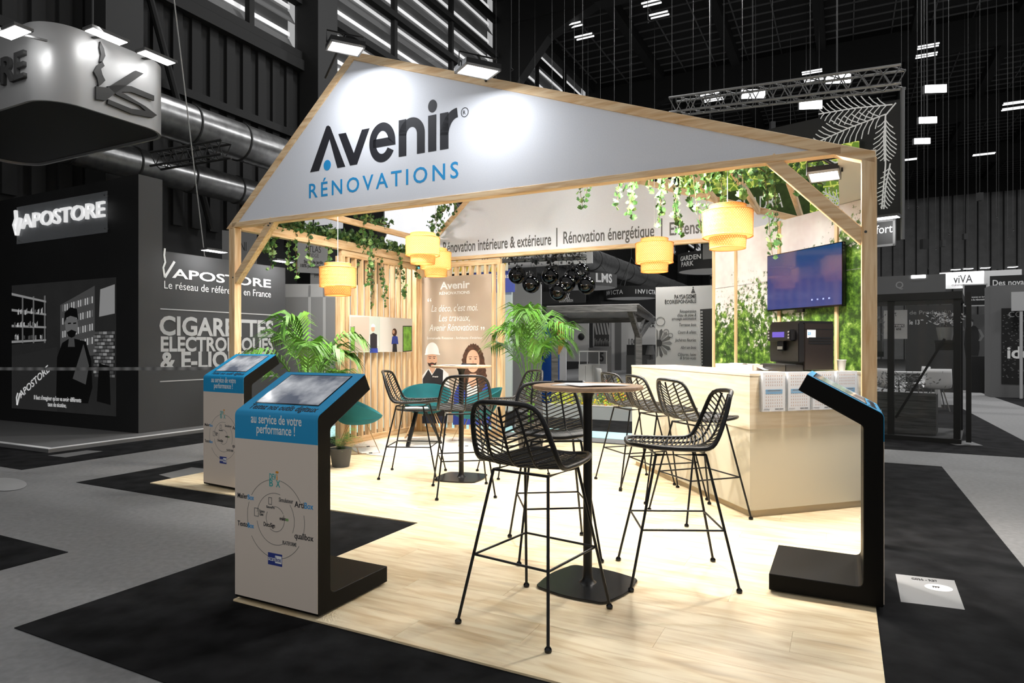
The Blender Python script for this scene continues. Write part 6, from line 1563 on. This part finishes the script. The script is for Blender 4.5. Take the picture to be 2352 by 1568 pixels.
zone_of = lambda px: 'over the gable slope' if px < 1590 else ('above the long truss' if px < 2040 else 'right of the leaf banner')
def cable_label(k, px):
    same = sorted(p_ for p_, _ in cl if zone_of(p_) == zone_of(px))
    return '%s cable from the left %s, with %s' % (ords[same.index(px)], zone_of(px), 'black hoist' if k % 3 == 0 else 'small hook')
for k, (px, y) in enumerate(cl):
    zb_2 = rnd.uniform(3.4, 6.5) if px > 2040 else rnd.uniform(6, 8.5)
    p = AT(px, 500, y); t = thing('suspension_cable', cable_label(k, px), 'cable', (p.x, p.y, zb_2), 0, 'rigging cables hanging from the hall ceiling')
    MB().tube([(0, 0, 0), (0, 0, ZC - .05 - zb_2)], .007, 4).build('cable', 'cable_grey', t)
    if k % 3 == 0: MB().box(-.07, .07, -.07, .07, -.25, 0).build('hoist', 'g20', t)
    else: MB().tube([(0, 0, -.06), (.05, 0, -.02), (0, 0, .02)], .012, 5).build('hook', 'g40', t)
wire = thing('suspension_cable', 'pale steel wire slanting down before the left wall', 'cable', AT(470, 590, 12), 0); a_ = AT(400, 0, 10) - wire.location; MB().tube([(0, 0, 0), tuple(a_ * 1.02)], .010, 5).build('cable', 'g180', wire); MB().tube([(0, 0, -.03), (0, 0, .03)], .02, 8).build('clamp', 'g100', wire)
truss('small dark truss hanging before the lower duct at the left', AT(357, 385, 12), AT(520, 358, 11.6), .25, 12, 'g40')

# ------------------------------------------------------------------ floor stickers
def sticker(name, label, pts, mat, extra=None):
    ws_ = [G(*p_) for p_ in pts]; o = MB().prism([(w_.x, w_.y) for w_ in ws_], .0002, .0012).build(name, mat); tag(o, label, 'sticker', 'stickers on the hall floor'); return o
s1 = sticker('floor_sticker', 'pale grey floor sheet with printed logo at the lower right', [(2057, 1318), (2192, 1333), (2216, 1400), (2069, 1382)], 'g140')
ov = [G(2156 + 33 * math.cos(a_ * PI / 12), 1350 + 7.5 * math.sin(a_ * PI / 12) + 4.5 * math.cos(a_ * PI / 12)) for a_ in range(24)]
MB().prism([(p_.x, p_.y) for p_ in ov], .0012, .0018).build('logo_oval', 'g215', s1)
def floor_text(str_, pa, pb, size, mat):
    a_, b_ = G(*pa), G(*pb); d_ = b_ - a_; text(str_, size, mat, s1, (a_.x, a_.y, .0022), 'print', width=d_.length, bold=.001, rot=(0, 0, math.atan2(d_.y, d_.x)))
floor_text('C036 - R37', (2095, 1331), (2155, 1337), .045, 'g40'); floor_text('FFF', (2143, 1349.5), (2160, 1351.5), .035, 'g40')
sticker('floor_sticker', 'small grey floor sheet before the glass garden house', [(2160, 1012), (2225, 1012), (2258, 1023), (2195, 1022)], 'g100')
sticker('floor_sticker', 'grey floor sheet on the dark carpet left of the far kiosk', [(365, 1090), (440, 1073), (470, 1076), (470, 1092), (405, 1101)], 'g100')
sticker('floor_sticker', 'round pale sticker on the grey carpet at the left edge', [(30 + 52 * math.cos(a_ * PI / 12) - 20, 1112 + 15 * math.sin(a_ * PI / 12)) for a_ in range(24)], 'g140')
sticker('floor_sticker', 'faint grey floor sheet before the vape stand platform', [(110, 1046), (200, 1034), (236, 1036), (150, 1050)], 'g100')
